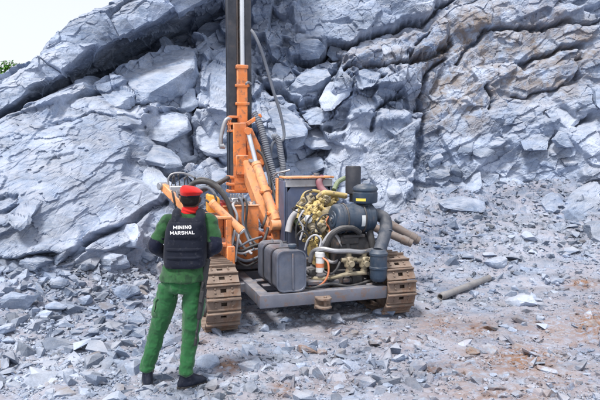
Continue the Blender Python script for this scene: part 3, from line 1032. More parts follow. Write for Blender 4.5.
def metal_paint(name, col, rough=0.5, dust=0.5, rust=0.15, metallic=0.0, dustcol=(0.46, 0.44, 0.44), rustcol=(0.16, 0.075, 0.035), bump=0.12, var=0.25, scale=1.0):
    m, nt, bs = new_mat(name)
    L = nt.links
    tc = N(nt, 'ShaderNodeTexCoord').outputs['Object']
    geo = N(nt, 'ShaderNodeNewGeometry')
    v = ramp(nt, noise(nt, tc, 3.5 * scale, 6, 0.6), [(0.3, g(1 - var)), (0.7, g(1 + var))])
    c = mixc(nt, 1.0, col, v, 'MULTIPLY')
    rn = ramp(nt, noise(nt, tc, 11 * scale, 8, 0.68), [(0.60 - 0.22 * rust, g(0)), (0.68 - 0.2 * rust, g(1))])
    c = mixc(nt, mth(nt, 'MULTIPLY', rn, min(1.0, rust * 2.2)), c, rustcol)
    scr = ramp(nt, noise(nt, tc, 42 * scale, 4, 0.7), [(0.62, g(0)), (0.70, g(1))])
    c = mixc(nt, mth(nt, 'MULTIPLY', scr, 0.3), c, tuple(min(1, x * 1.5 + 0.06) for x in col))
    sep = N(nt, 'ShaderNodeSeparateXYZ')
    L.new(geo.outputs['Normal'], sep.inputs[0])
    up = ramp(nt, sep.outputs[2], [(0.35, g(0.22)), (0.9, g(1))])
    dn = ramp(nt, noise(nt, tc, 5.5 * scale, 7, 0.7), [(0.35, g(0)), (0.65, g(1))])
    c = mixc(nt, mth(nt, 'MULTIPLY', mth(nt, 'MULTIPLY', up, dn), dust), c, dustcol)
    L.new(c, bs.inputs['Base Color'])
    bs.inputs['Metallic'].default_value = metallic
    rr_ = mth(nt, 'ADD', mth(nt, 'MULTIPLY', dn, 0.25), rough)
    L.new(rr_, bs.inputs['Roughness'])
    b = N(nt, 'ShaderNodeBump')
    b.inputs['Strength'].default_value = bump
    b.inputs['Distance'].default_value = 0.01
    L.new(noise(nt, tc, 30 * scale, 6, 0.65), b.inputs['Height'])
    L.new(b.outputs[0], bs.inputs['Normal'])
    return m

P_OR = metal_paint('orange_paint', (0.70, 0.205, 0.045), 0.45, 0.68, 0.36, rustcol=(0.20, 0.085, 0.04), bump=.18)
P_ORL = metal_paint('faded_orange_paint', (0.76, 0.32, 0.12), 0.52, 0.72, 0.33, rustcol=(0.24, 0.11, 0.055), bump=.18)
P_YEL = metal_paint('amber_paint', (0.80, 0.36, 0.04), 0.4, 0.3, 0.06)
P_CHAS = metal_paint('grey_chassis_paint', (0.125, 0.135, 0.175), 0.42, 0.48, 0.3)
P_TANK = metal_paint('slate_tank_paint', (0.12, 0.14, 0.19), 0.33, 0.6, 0.12, 0.4, var=0.25, bump=.2)
P_TRK = metal_paint('rusty_track_steel', (0.20, 0.145, 0.115), 0.6, 0.6, 0.35, 0.25, dustcol=(0.40, 0.345, 0.31), var=0.4, bump=0.3)
P_DRK = metal_paint('oily_dark_steel', (0.035, 0.036, 0.042), 0.5, 0.32, 0.2)
P_BLK = metal_paint('black_mast_paint', (0.018, 0.022, 0.035), 0.35, 0.3, 0.05)
P_NAVY = metal_paint('navy_paint', (0.018, 0.040, 0.075), 0.38, 0.36, 0.10, var=0.3)
P_RAD = metal_paint('radiator_blue_paint', (0.075, 0.10, 0.18), 0.4, 0.4, 0.12)
P_LIGHT = metal_paint('pale_grey_paint', (0.42, 0.43, 0.47), 0.5, 0.55, 0.12)
P_ENG = metal_paint('dusty_yellow_engine_paint', (0.54, 0.41, 0.15), 0.6, 0.55, 0.36, var=0.45, rustcol=(0.09, 0.05, 0.03))
P_BRASS = metal_paint('brassy_casting', (0.36, 0.31, 0.21), 0.5, 0.45, 0.2, 0.3)
P_STEEL = metal_paint('worn_steel', (0.36, 0.37, 0.40), 0.34, 0.4, 0.1, 0.7)
P_ROD = metal_paint('bright_rod_steel', (0.68, 0.70, 0.74), 0.2, 0.12, 0.0, 0.85, bump=0.03, var=0.08)
P_RUB = metal_paint('black_rubber', (0.022, 0.023, 0.027), 0.6, 0.4, 0.0, bump=0.2)
P_NAVYR = metal_paint('navy_rubber', (0.020, 0.032, 0.055), 0.45, 0.3, 0.0)
P_HOSE = metal_paint('grey_hose_rubber', (0.11, 0.13, 0.17), 0.55, 0.45, 0.0)
P_WHITE = metal_paint('white_filter_paint', (0.68, 0.69, 0.70), 0.45, 0.3, 0.06)
P_RED = metal_paint('red_plastic', (0.50, 0.05, 0.05), 0.4, 0.35, 0.0)
P_PINK = metal_paint('faded_pink_hose', (0.28, 0.10, 0.13), 0.55, 0.55, 0.0)
P_COP = metal_paint('orange_tube', (0.62, 0.20, 0.09), 0.4, 0.25, 0.0)
P_LAB = metal_paint('printed_sticker', (0.62, 0.66, 0.68), 0.5, 0.3, 0.0)
P_LABY = metal_paint('yellow_sticker', (0.70, 0.55, 0.08), 0.5, 0.3, 0.0)
P_GRN = metal_paint('green_fan_plastic', (0.15, 0.22, 0.10), 0.55, 0.55, 0.0)
P_GPIPE = metal_paint('grey_pipe_steel', (0.24, 0.235, 0.24), 0.5, 0.5, 0.2, 0.3)
P_WEB = metal_paint('dusty_web_steel', (0.22, 0.20, 0.20), 0.5, 0.5, 0.4)
P_PIPE = metal_paint('weathered_pipe_steel', (0.20, 0.165, 0.15), 0.5, 0.5, 0.3, 0.4)

RM, RTH = Vector((0.095, 7.0, 0.0)), R(18.5)
RU = Vector((math.cos(RTH), math.sin(RTH), 0)); RV = Vector((-math.sin(RTH), math.cos(RTH), 0))
RM.z = -0.025

def rp(px, py, v):
    """rig-local point seen at photo pixel (px, py) on the plane v metres ahead of the rear axle"""
    o = Vector((0, 0, CAM_H))
    d = at(px, py, 5) - o
    t = (v - (o - RM).dot(RV)) / d.dot(RV)
    p = o + d * t - RM
    return Vector((p.dot(RU), p.dot(RV), p.z))

rig = empty('drill_rig', RM, RTH, 'orange crawler rock drill with tall black mast parked below the cliff', 'drill rig')
X_, Y_, Z_ = Vector((1, 0, 0)), Vector((0, 1, 0)), Vector((0, 0, 1))

# ---- crawler tracks
TR, TL, TW = 0.345, 2.25, 0.385            # wheel radius to shoe bed, wheelbase, shoe width
def shoe_mesh():
    m = MB()
    hw, hp, t = TW / 2, 0.071, 0.022
    hx, hy = 0.032, 0.022
    for sx in (-1, 1):
        m.box((sx * (hx + (hw - hx) / 2), 0, 0), (hw - hx, hp * 2, t), None, 0.004)
    for sy in (-1, 1):
        m.box((0, sy * (hy + (hp - hy) / 2), 0), (hx * 2 + .002, hp - hy, t - .003), None, 0)
    m.box((0, hp - 0.016, 0.026), (TW, 0.026, 0.034), Euler((R(-8), 0, 0)), 0.006)      # grouser
    m.box((0, -hp + 0.010, 0.012), (TW * 0.98, 0.02, 0.012), None, 0.003)
    for sx in (-1, 1):
        for sy in (-0.022, 0.022):
            m.lathe((sx * 0.095, sy, 0.010), Z_, [(0, 0.012), (0.012, 0.012), (0.014, 0.008)], 6)
        m.box((sx * 0.075, 0, -0.028), (0.03, 0.14, 0.04), None, 0.005)
    return m.mesh('track_shoe', P_TRK)
SHOE = shoe_mesh()
SHOE_OLD = None

def build_track(side):
    u0 = side * 1.1
    zc = TR + 0.065
    m = MB()
    m.box((u0, TL / 2, zc), (0.16, TL - 0.35, 0.20), None, 0.015)
    m.box((u0 - side * 0.2, TL / 2, zc + 0.05), (0.30, 0.30, 0.16), None, 0.012)
    for v in (0, TL):
        m.cyl((u0 - 0.13, v, zc), (u0 + 0.13, v, zc), 0.055)
    tr = m.build('track', P_DRK, rig)
    m = MB()                                                      # idler wheel at the rear
    for sx in (-1, 1):
        m.lathe((u0 + sx * 0.06, 0, zc), X_ * sx, [(0, 0.305), (0.03, 0.31), (0.035, 0.27), (0.02, 0.25), (0.02, 0.09), (0.05, 0.085), (0.055, 0.04)], 32)
    m.cyl((u0 - 0.06, 0, zc), (u0 + 0.06, 0, zc), 0.28, 28)
    m.build('idler_wheel', P_TRK, tr)
    m = MB()
    m.cyl((u0 - 0.05, TL, zc), (u0 + 0.05, TL, zc), 0.26, 28)
    for k in range(13):
        a = k * 2 * math.pi / 13
        m.box((u0, TL + math.cos(a) * 0.28, zc + math.sin(a) * 0.28), (0.05, 0.05, 0.05), Euler((a, 0, 0)), 0.008)
    m.build('sprocket', P_TRK, tr)
    for k in range(5):
        v = 0.42 + k * 0.36
        MB().lathe((u0 - 0.12, v, 0.155), X_, [(0, 0.07), (0.03, 0.085), (0.06, 0.07), (0.18, 0.07), (0.21, 0.085), (0.24, 0.07)], 18).build('track_roller', P_DRK, tr)
    per = 2 * TL + 2 * math.pi * TR
    n = 45
    for k in range(n):
        s = (k + (0.35 if side < 0 else 0.1)) * per / n
        if s < TL:                                               # bottom run, forwards
            p, a = Vector((u0, s, zc - TR)), math.pi
        elif s < TL + math.pi * TR:
            t = (s - TL) / TR
            p, a = Vector((u0, TL + TR * math.sin(t), zc - TR * math.cos(t))), math.pi + t
        elif s < 2 * TL + math.pi * TR:
            q = s - TL - math.pi * TR
            sag = -0.03 * math.sin(math.pi * q / TL)
            p, a = Vector((u0, TL - q, zc + TR + sag)), 2 * math.pi
        else:
            t = (s - 2 * TL - math.pi * TR) / TR
            p, a = Vector((u0, -TR * math.sin(t), zc + TR * math.cos(t))), 2 * math.pi + t
        o = link('track_shoe', SHOE, None, tr)
        o.location = p
        o.rotation_euler = (a + random.uniform(-.03, .03), random.uniform(-.012, .012), random.uniform(-.012, .012))
    return tr
build_track(-1); build_track(1)

# ---- chassis
FW0, FW1 = 0.31, 0.46
m = MB()
m.box((0.115, -0.24, (FW0 + FW1) / 2), (1.60, 0.15, FW1 - FW0), None, 0.01, 2)          # rear cross beam
m.box((-0.61, 0.72, 0.385), (0.13, 1.76, 0.146), None, 0.01, 2)                          # side rails
m.box((0.78, 0.75, 0.39), (0.13, 1.82, 0.15), None, 0.01)
m.box((-0.06, 0.75, 0.385), (0.10, 1.80, 0.12), None, 0.01)
for v in (0.55, 1.25, 1.68):
    m.box((0.08, v, 0.375), (1.9, 0.13, 0.12), None, 0.01)
chassis = m.build('chassis', P_CHAS, rig)
m = MB()
m.box((-0.30, 0.16, 0.468), (0.46, 0.10, 0.014), None, 0.003).box((-0.30, 0.46, 0.468), (0.46, 0.10, 0.014), None, 0.003)
m.box((0.36, 0.62, 0.49), (0.75, 1.3, 0.05), None, 0.008)
m.box((0.10, 1.55, 0.50), (1.5, 0.75, 0.07), None, 0.01)
m.build('deck_plate', P_CHAS, chassis)
# towing bracket under the beam
m = MB()
b = rp(324, 303, -0.36)
for dz in (0.045, -0.055):
    m.prism([(b.x - 0.10, b.y + 0.06, b.z + dz), (b.x + 0.09, b.y + 0.06, b.z + dz), (b.x + 0.08, b.y - 0.05, b.z + dz), (b.x + 0.03, b.y - 0.09, b.z + dz), (b.x - 0.04, b.y - 0.09, b.z + dz), (b.x - 0.09, b.y - 0.05, b.z + dz)], (0, 0, 0.025), 0.004)
m.box((b.x, b.y + 0.055, b.z), (0.2, 0.03, 0.15), None, 0.006)
m.cyl((b.x, b.y - 0.04, b.z - 0.075), (b.x, b.y - 0.04, b.z + 0.09), 0.018)
m.build('towing_bracket', P_TRK, rig)

# ---- fuel tank
def rrect(w, h, r, n=6):
    pts = []
    for cx, cy, a0 in ((w / 2 - r, h / 2 - r, 0), (-w / 2 + r, h / 2 - r, 90), (-w / 2 + r, -h / 2 + r, 180), (w / 2 - r, -h / 2 + r, 270)):
        for k in range(n + 1):
            a = R(a0 + 90 * k / n)
            pts.append((cx + r * math.cos(a), cy + r * math.sin(a)))
    return pts
TKU, TKV0, TKV1, TKZ, TKW, TKH = -0.30, -0.30, 0.58, 0.715, 0.355, 0.48
m = MB()
def tank_ring(v, inset):
    return [m.bm.verts.new((TKU + x * (TKW - 2 * inset) / TKW, v, TKZ + z * (TKH - 2 * inset) / TKH)) for x, z in rrect(TKW, TKH, 0.085)]
rings = [tank_ring(v, i) for v, i in ((TKV0 + .012, 0.03), (TKV0 + .012, 0.016), (TKV0, 0.012), (TKV0, 0.0), (TKV0 + .02, -0.002), (TKV0 + .03, 0.004), (TKV1 - .03, 0.004), (TKV1 - .02, -0.002), (TKV1, 0), (TKV1, .014))]
for r0, r1 in zip(rings[:-1], rings[1:]):
    for k in range(len(r0)):
        m.bm.faces.new((r0[k], r0[(k + 1) % len(r0)], r1[(k + 1) % len(r0)], r1[k]))
m.bm.faces.new(rings[0][::-1]); m.bm.faces.new(rings[-1])
tank = m.build('fuel_tank', P_TANK, rig)
for v in (-0.06, 0.30):
    m = MB()
    pr = rrect(TKW + 0.012, TKH + 0.012, 0.09)
    ro = [[m.bm.verts.new((TKU + x * s, v + dv, TKZ + z * s)) for x, z in pr] for s, dv in ((0.985, -0.022), (1.0, -0.022), (1.0, 0.022), (0.985, 0.022))]
    for r0, r1 in zip(ro[:-1], ro[1:]):
        for k in range(len(r0)):
            m.bm.faces.new((r0[k], r0[(k + 1) % len(r0)], r1[(k + 1) % len(r0)], r1[k]))
    m.box((TKU + 0.10, v, TKZ + TKH / 2 + 0.012), (0.05, 0.03, 0.018), None, 0.004)
    m.build('tank_strap', P_BLK, tank)
MB().box((TKU + 0.015, TKV0 + 0.004, TKZ - 0.005), (0.018, 0.02, TKH - 0.06), None, 0.004).build('weld_seam', P_CHAS, tank)
cp = Vector((TKU + 0.06, -0.13, TKZ + TKH / 2))
MB().lathe(cp - Z_ * .01, Z_, [(0, 0.035), (0.03, 0.035), (0.03, 0.05), (0.055, 0.05), (0.062, 0.042), (0.064, 0.0)], 20, False).build('filler_cap', P_NAVY, tank)
for du, dv in ((-0.02, 0.08), (0.03, 0.20), (-0.03, 0.42)):
    MB().lathe((TKU + du, dv, TKZ + TKH / 2 - .005), Z_, [(0, 0.02), (0.02, 0.02), (0.021, 0.012), (0.045, 0.012)], 8).build('tank_fitting', P_STEEL, tank)

# ---- radiator with its shroud and fan
rl = rp(285, 182, 1.0); rr2 = rp(332, 182, 1.0)
rz1, rz0 = rp(300, 180, 1.0).z, 0.52
ru0, ru1 = rl.x, rr2.x
rc = (ru0 + ru1) / 2
m = MB()
fw = 0.03
m.box((ru0 + fw / 2, 1.10, (rz0 + rz1) / 2), (fw, 0.22, rz1 - rz0), None, 0.006)
m.box((ru1 - fw / 2, 1.10, (rz0 + rz1) / 2), (fw, 0.22, rz1 - rz0), None, 0.006)
m.box((rc, 1.10, rz1 - 0.05), (ru1 - ru0 - 2 * fw - .004, 0.22, 0.10), None, 0.006)
m.box((rc, 1.10, rz0 + 0.04), (ru1 - ru0 - 2 * fw - .004, 0.22, 0.08), None, 0.006)
m.box((ru0 - 0.012, 1.10, (rz0 + rz1) / 2), (0.02, 0.25, rz1 - rz0 - 0.02), None, 0.004)
rad = m.build('radiator', P_RAD, rig)
MB().box((rc, 1.0, rz1 - 0.045), (ru1 - ru0 + .006, 0.03, 0.10), None, 0.006).build('header_tank', P_LIGHT, rad)
m = MB()                                                          # front sheet with a round opening
cw, cz, cr = rc + 0.05, rz0 + (rz1 - rz0) * 0.55, 0.30
x0, x1, z0, z1 = ru0 + fw, ru1 - fw, rz0 + 0.085, rz1 - 0.10
cr = min(cr, (x1 - x0) / 2 - 0.015, (z1 - z0) / 2 - 0.02)
seg = 40
inn, out_, inb = [], [], []
for k in range(seg):
    a = 2 * math.pi * k / seg
    d = Vector((math.cos(a), math.sin(a)))
    tx = ((x1 - cw) / d.x if d.x > 0 else (x0 - cw) / d.x) if abs(d.x) > 1e-6 else 9
    tz = ((z1 - cz) / d.y if d.y > 0 else (z0 - cz) / d.y) if abs(d.y) > 1e-6 else 9
    t = min(tx, tz)
    inn.append(m.bm.verts.new((cw + d.x * cr, 0.998, cz + d.y * cr)))
    inb.append(m.bm.verts.new((cw + d.x * cr, 1.10, cz + d.y * cr)))
    out_.append(m.bm.verts.new((cw + d.x * t, 0.998, cz + d.y * t)))
for k in range(seg):
    j = (k + 1) % seg
    m.bm.faces.new((inn[k], inn[j], out_[j], out_[k]))
    m.bm.faces.new((inb[k], inb[j], inn[j], inn[k]))
m.build('shroud', P_RAD, rad)
MB().ring((cw, 0.99, cz), Y_, cr, 0.014, 40).build('shroud_rim', P_DRK, rad)
MB().box((rc, 1.16, (rz0 + rz1) / 2), (x1 - x0, 0.05, z1 - z0), None, 0).build('radiator_core', P_DRK, rad)
m = MB()
for k in range(6):
    a = k * math.pi / 3 + 0.3
    m.box((cw + math.cos(a) * 0.15, 1.06, cz + math.sin(a) * 0.15), (0.20, 0.012, 0.09), Matrix.Rotation(-a, 3, 'Y') @ Matrix.Rotation(R(28), 3, 'X'), 0.003)
m.cyl((cw, 1.03, cz), (cw, 1.09, cz), 0.06)
m.build('fan', P_GRN, rad)
MB().box((rc, 1.10, rz1 + 0.035), (ru1 - ru0 + 0.03, 0.30, 0.03), None, 0.008).build('top_cover', P_ORL, rad)
MB().box((ru0 - 0.03, 1.28, (rz0 + rz1) / 2 + 0.02), (0.02, 0.10, rz1 - rz0), None, 0.004).build('side_strip', P_ORL, rad)
MB().lathe((rc + 0.12, 1.02, rz1 + 0.055), Z_, [(0, .03), (.02, .03), (.02, .04), (.04, .04)], 14).build('radiator_cap', P_STEEL, rad)
MB().tube([rp(322, 178, 1.05), rp(319, 181, 0.98), rp(321, 188, 0.93), rp(327, 194, 0.85)], 0.05, 12, 8).build('coolant_hose', P_PINK, rad)
MB().tube([rp(345, 178, 1.1), rp(338, 182, 1.0), rp(334, 190, 0.9)], 0.035, 10).build('coolant_hose', P_GRN, rad)
MB().tube([rp(288, 232, 0.9), rp(291, 220, 0.92), rp(298, 212, 0.86), rp(309, 212, 0.78)], 0.045, 12).build('coolant_hose', P_LIGHT, rad)

# ---- engine
eu0, ev0 = rp(312, 220, 0.72).x, 0.42
m = MB()
ec = rp(326, 226, 0.66)
m.box((ec.x, 0.68, 0.88), (0.36, 0.52, 0.46), None, 0.03, 2)
m.box((ec.x, 0.68, 1.18), (0.27, 0.50, 0.14), None, 0.03, 2)
m.box((ec.x, 0.66, 0.62), (0.30, 0.46, 0.14), None, 0.03, 2)
for k in range(4):
    m.box((ec.x - 0.19, 0.50 + 0.12 * k, 0.95), (0.035, 0.08, 0.20), None, 0.012)
    m.box((ec.x, 0.50 + 0.12 * k, 1.255), (0.20, 0.09, 0.05), None, 0.014)
for k in range(9):
    m.lathe((ec.x - 0.10 + 0.2 * (k % 2), 0.47 + 0.05 * k, 1.24), Z_, [(0, .014), (.03, .014), (.032, .009)], 6)
m.box((ec.x - 0.02, 0.41, 0.95), (0.30, 0.05, 0.36), None, 0.02)
eng = m.build('engine', P_ENG, rig)
rg = random.Random(4)
# castings, pipes and brackets crowding its near face
for (px, py, r_, v) in ((303, 203, .060, .62), (310, 200, .070, .55), (318, 205, .075, .46), (326, 200, .065, .48), (309, 214, .065, .46), (317, 217, .075, .40), (326, 213, .075, .40), (303, 222, .055, .44), (312, 228, .065, .36), (322, 228, .07, .34), (306, 236, .05, .40), (318, 238, .06, .34), (331, 203, .06, .5), (334, 197, .05, .55), (314, 209, .05, .38), (321, 222, .05, .33), (329, 221, .06, .36), (308, 207, .045, .5), (313, 243, .05, .36), (322, 245, .05, .32)):
    p = rp(px, py, v)
    m = MB()
    ax = Vector((rg.uniform(-1, 1), rg.uniform(-1, .2), rg.uniform(-.7, .7))).normalized()
    m.lathe(p - ax * r_ * .6, ax, [(0, r_ * .75), (r_ * .2, r_), (r_ * .8, r_), (r_ * .85, r_ * .8), (r_ * 1.2, r_ * .7), (r_ * 1.25, r_ * .4), (r_ * 1.5, r_ * .4)], 14)
    for k in range(4):
        q = Vector((rg.uniform(-1, 1), rg.uniform(-1, .3), rg.uniform(-1, 1))) * r_
        m.box(p + q, (rg.uniform(.4, 1.1) * r_, rg.uniform(.4, 1.1) * r_, rg.uniform(.4, 1.1) * r_), Euler((rg.uniform(0, 1), rg.uniform(0, 1), rg.uniform(0, 1))), 0.008)
    m.build('engine_casting', P_ENG if rg.random() < .75 else P_BRASS, eng)
MB().tube([rp(317, 199, 0.5), rp(324, 193, 0.5), rp(334, 194, 0.5), rp(346, 196, 0.52)], 0.038, 12).build('manifold', P_ENG, eng)
MB().tube([rp(306, 212, 0.45), rp(312, 206, 0.42), rp(321, 207, 0.4), rp(327, 214, 0.38), rp(325, 224, 0.36)], 0.022, 10).build('manifold', P_ENG, eng)
MB().tube([rp(298, 218, 0.6), rp(303, 196, 0.6), rp(312, 191, 0.58), rp(320, 192, 0.55)], 0.021, 10).build('manifold', P_ENG, eng)
for pts, r_, mt_ in (
    ([(311, 240), (306, 230), (308, 220), (313, 214)], .012, P_RUB), ([(300, 240), (303, 228), (299, 219), (304, 210)], .013, P_LIGHT),
    ([(318, 246), (321, 234), (316, 226), (322, 216), (330, 214)], .010, P_RUB), ([(296, 238), (297, 224), (305, 216)], .012, P_RUB),
    ([(325, 240), (330, 230), (326, 222), (332, 212)], .010, P_COP), ([(301, 206), (307, 202), (305, 194), (312, 190)], .010, P_RUB)):
    MB().tube([rp(a, b_, 0.30) for a, b_ in pts], r_, 8).build('fuel_line', mt_, eng)
for k in range(16):
    x_, y_ = rg.uniform(300, 332), rg.uniform(196, 242)
    v_ = np.interp(y_, [196, 242], [.50, .28])
    pts = [rp(x_ + rg.uniform(-9, 9), y_ + rg.uniform(-9, 9), v_ + rg.uniform(-.06, .06)) for _ in range(4)]
    MB().tube(pts, rg.uniform(.006, .012), 7).build('fuel_line', rg.choice((P_RUB, P_ENG, P_STEEL, P_RUB, P_BRASS)), eng)
for k in range(22):
    x_, y_ = rg.uniform(300, 332), rg.uniform(196, 244)
    q = rp(x_, y_, np.interp(y_, [196, 242], [.52, .30]) + rg.uniform(-.04, .06))
    ax = Vector((rg.uniform(-.6, .6), -1, rg.uniform(-.4, .8))).normalized()
    w_ = rg.uniform(.016, .032)
    MB().lathe(q, ax, [(0, w_), (.03, w_), (.03, w_ * .62), (.05, w_ * .62)], 6).build('bolt_head', rg.choice((P_ENG, P_BRASS, P_DRK)), eng)
p = rp(308, 219, 0.40)
MB().lathe(p, Vector((-.3, -1, .1)), [(0, .05), (.05, .055), (.06, .045), (.09, .045), (.095, .02)], 16).build('pump_housing', P_WHITE, eng)
p = rp(303, 203, 0.75)
MB().box(p, (.07, .07, .10), Euler((.2, .3, .5)), 0.01).build('green_sensor_box', P_GRN, eng)
p = rp(320, 263, 0.0)
m = MB()
m.lathe(p - Z_ * .13, Z_, [(0, .03), (.02, .052), (.2, .052), (.21, .06), (.26, .06), (.27, .04)], 20)
m.build('oil_filter', P_WHITE, eng)
m = MB().lathe(p - Z_ * .05, Z_, [(0, .0535), (.05, .0535)], 20, False)
m.build('filter_band', P_COP, eng)

# ---- air compressor under the air cleaner
cc = rp(349, 248, 0.30)
m = MB()
m.lathe((cc.x - 0.24, cc.y, cc.z), X_, [(0, .16), (.03, .22), (.08, .235), (.10, .26), (.14, .26), (.16, .235), (.42, .235), (.46, .20), (.5, .12)], 36)
for k in range(14):
    a = k * 2 * math.pi / 14
    m.lathe((cc.x - 0.155, cc.y + math.cos(a) * .243, cc.z + math.sin(a) * .243), X_, [(-.02, .012), (.04, .012)], 6)
m.box((cc.x, cc.y, 0.58), (0.42, 0.30, 0.18), None, 0.015)
comp = m.build('compressor', P_DRK, rig)
MB().ring(cc + Vector((-0.25, -.02, .02)), Vector((-1, -.35, 0)), 0.19, 0.022, 32).build('intake_ring', P_LIGHT, comp)
m = MB()
m.box((cc.x + 0.10, cc.y - .30, 0.72), (0.34, 0.06, 0.06), None, .01).box((cc.x - 0.06, cc.y - .27, 0.60), (0.5, .05, .05), None, .01)
m.box((cc.x + .30, cc.y - .20, .60), (.22, .2, .22), None, .02)
m.build('compressor_bracket', P_DRK, comp)

# ---- air cleaner with pre-cleaner, elbow and lower canister
a0, a1 = rp(333, 219, 0.16), rp(372, 215, 0.16)
ar = 0.185
m = MB()
La = (a1 - a0).length
ax = (a1 - a0).normalized(); ax = Vector((1, 0.05, 0)).normalized()
m.lathe(a0, ax, [(-.02, .0), (-.02, .05), (-.012, .055), (-.012, .10), (.0, .105), (.0, .155), (.012, ar - .012), (.03, ar), (.075, ar), (.08, ar + .008), (.095, ar + .008), (.1, ar), (La * .78, ar), (La * .79, ar + .007), (La * .83, ar + .007), (La * .84, ar), (La - .02, ar), (La + .01, ar - .03), (La + .03, .10)], 36, True)
cleaner = m.build('air_cleaner', P_NAVY, rig)
MB().lathe(a0 - ax * .035, ax, [(0, .0), (.0, .022), (.018, .022), (.02, .012)], 6, False).build('wing_nut', P_STEEL, cleaner)
# sticker wrapped on the barrel, facing back
m = MB()
lab = []
for k in range(9):
    t = R(-118 + 5.5 * k) * -1
    row = []
    for s_ in (La * .60, La * .74):
        q = a0 + ax * s_
        row.append(m.bm.verts.new(q + Vector((0, -math.sin(t), math.cos(t))) * (ar + .003)))
    lab.append(row)
for r0, r1 in zip(lab[:-1], lab[1:]):
    m.bm.faces.new((r0[0], r0[1], r1[1], r1[0]))
m.build('sticker', P_LAB, cleaner)
m = MB()
bz = a0 + ax * (La * .45)
m.box(bz + Vector((0, 0, -ar - .03)), (.30, .26, .04), None, .008)
m.box(bz + Vector((-.05, -.1, -ar - .08)), (.24, .03, .10), None, .008)
for s_ in (La * .25, La * .7):
    m.ring(a0 + ax * s_, ax, ar + .003, .012, 36, 6)
m.build('cleaner_bracket', P_DRK, cleaner)
pc = rp(365, 205, 0.16)
m = MB()
m.lathe((pc.x, pc.y, pc.z - .04), Z_, [(0, .07), (.05, .075), (.06, .10), (.07, .145), (.09, .158), (.20, .160), (.208, .148), (.222, .150), (.232, .162), (.25, .162), (.275, .145), (.30, .10), (.315, .03), (.315, 0)], 36, False)
pre = m.build('pre_cleaner', P_NAVY, rig)
m = MB()
rows = []
for k in range(8):
    t = R(-70 + 7 * k)
    rows.append([m.bm.verts.new((pc.x + .162 * math.sin(t), pc.y - .162 * math.cos(t), pc.z - .04 + z_)) for z_ in (.10, .135)])
for r0, r1 in zip(rows[:-1], rows[1:]):
    m.bm.faces.new((r0[0], r1[0], r1[1], r0[1]))
m.build('sticker', P_LABY, pre)
e0 = a1 + Vector((0.0, 0, 0))
MB().tube([a1 - ax * .02, a1 + ax * .06, rp(384, 218, 0.12), rp(386, 226, 0.04), rp(384, 237, -0.10), rp(379, 252, -0.235)], .080, 18, 8).build('intake_elbow', P_NAVYR, rig)
for q, n_ in ((a1 + ax * .03, ax), (rp(385, 232, -0.03), Vector((0, .45, 1)))):
    MB().ring(q, n_, .088, .010, 26, 6).build('hose_clamp', P_NAVY, rig)
cb, ct = rp(378.5, 281, -0.24), rp(378.5, 251, -0.24)
m = MB()
hc = ct.z - cb.z
m.lathe((ct.x, ct.y, cb.z), Z_, [(0, .07), (.02, .095), (.05, .104), (hc * .40, .104), (hc * .42, .112), (hc * .48, .112), (hc * .5, .106), (hc * .85, .106), (hc * .87, .113), (hc * .94, .113), (hc, .095), (hc + .02, .085)], 30)
m.build('oil_separator', P_NAVY, rig)

# ---- exhaust stack behind
eb, et = rp(353, 193, 0.75), rp(353, 166, 0.75)
m = MB()
m.lathe((eb.x, .75, eb.z - .12), Z_, [(0, .05), (.1, .05), (.12, .105), (et.z - eb.z + .10, .108), (et.z - eb.z + .12, .098), (et.z - eb.z + .12, .08), (et.z - eb.z + .02, .075)], 24, False)
m.build('exhaust_stack', P_BLK, rig)

# ---- valves and pipework on the near side
for px in (349, 364):
    v0 = rp(px, 262, -0.10)
    m = MB()
    m.box(v0, (.10, .10, .14), Euler((0, 0, .4)), .016)
    m.cyl(v0 + Vector((0, 0, .05)), v0 + Vector((0, 0, .15)), .032)
    m.lathe(v0 - Z_ * .15, Z_, [(0, .028), (.03, .028), (.03, .045), (.06, .045), (.06, .035), (.1, .05)], 14)
    m.cyl(v0 + Vector((0, -.1, -.01)), v0 + Vector((0, .1, -.01)), .038)
    m.cyl(v0 + Vector((-.1, 0, .03)), v0 + Vector((.1, 0, .03)), .028)
    for k in range(4):
        m.lathe(v0 + Vector((math.cos(k * 1.57 + .8) * .048, -.055, math.sin(k * 1.57 + .8) * .048)), -Y_, [(0, .009), (.016, .009)], 6)
    m.build('valve', P_BRASS, comp)
def hose(pts, r_, mat, v=None, par=rig, name='hose', seg=10, **k):
    P = [rp(p[0], p[1], p[2] if len(p) > 2 else v) for p in pts]
    return MB().tube(P, r_, seg, 8, **k).build(name, mat, par)
hose([(310, 262, .12), (313, 252, .08), (322, 249, -.02), (335, 251, -.10), (349, 251, -.12), (362, 252, -.12), (372, 250, -.02)], .030, P_STEEL)
hose([(312, 278, .1), (322, 279, 0), (334, 277, -.12), (349, 274, -.12), (366, 273, -.12)], .026, P_BRASS)
hose([(323, 258, -.05), (328, 263, -.12), (328, 275, -.14), (322, 284, -.12), (312, 288, -.05), (308, 284, .05)], .012, P_COP)
hose([(326, 248, .05), (331, 236, .0), (340, 229, -.02), (352, 228, 0), (360, 233, .02)], .035, P_RUB)
hose([(318, 260, .15), (322, 246, .12), (329, 235, .06), (336, 230, .02)], .024, P_LIGHT)
hose([(305, 250, .2), (308, 240, .15), (315, 235, .1), (321, 240, .06), (318, 252, .04)], .012, P_LIGHT)
hose([(298, 246, .3), (297, 236, .25), (303, 231, .2), (309, 238, .2), (305, 250, .2)], .012, P_RUB)
hose([(366, 268, -.08), (371, 262, -.04), (374, 250, .02), (372, 240, .08)], .016, P_RUB)
hose([(340, 262, -.12), (336, 270, -.15), (330, 274, -.12), (322, 270, -.02)], .014, P_RUB)
hose([(372, 222, .2), (370, 232, .1), (372, 242, .05), (375, 255, .02)], .045, P_RUB, seg=14)
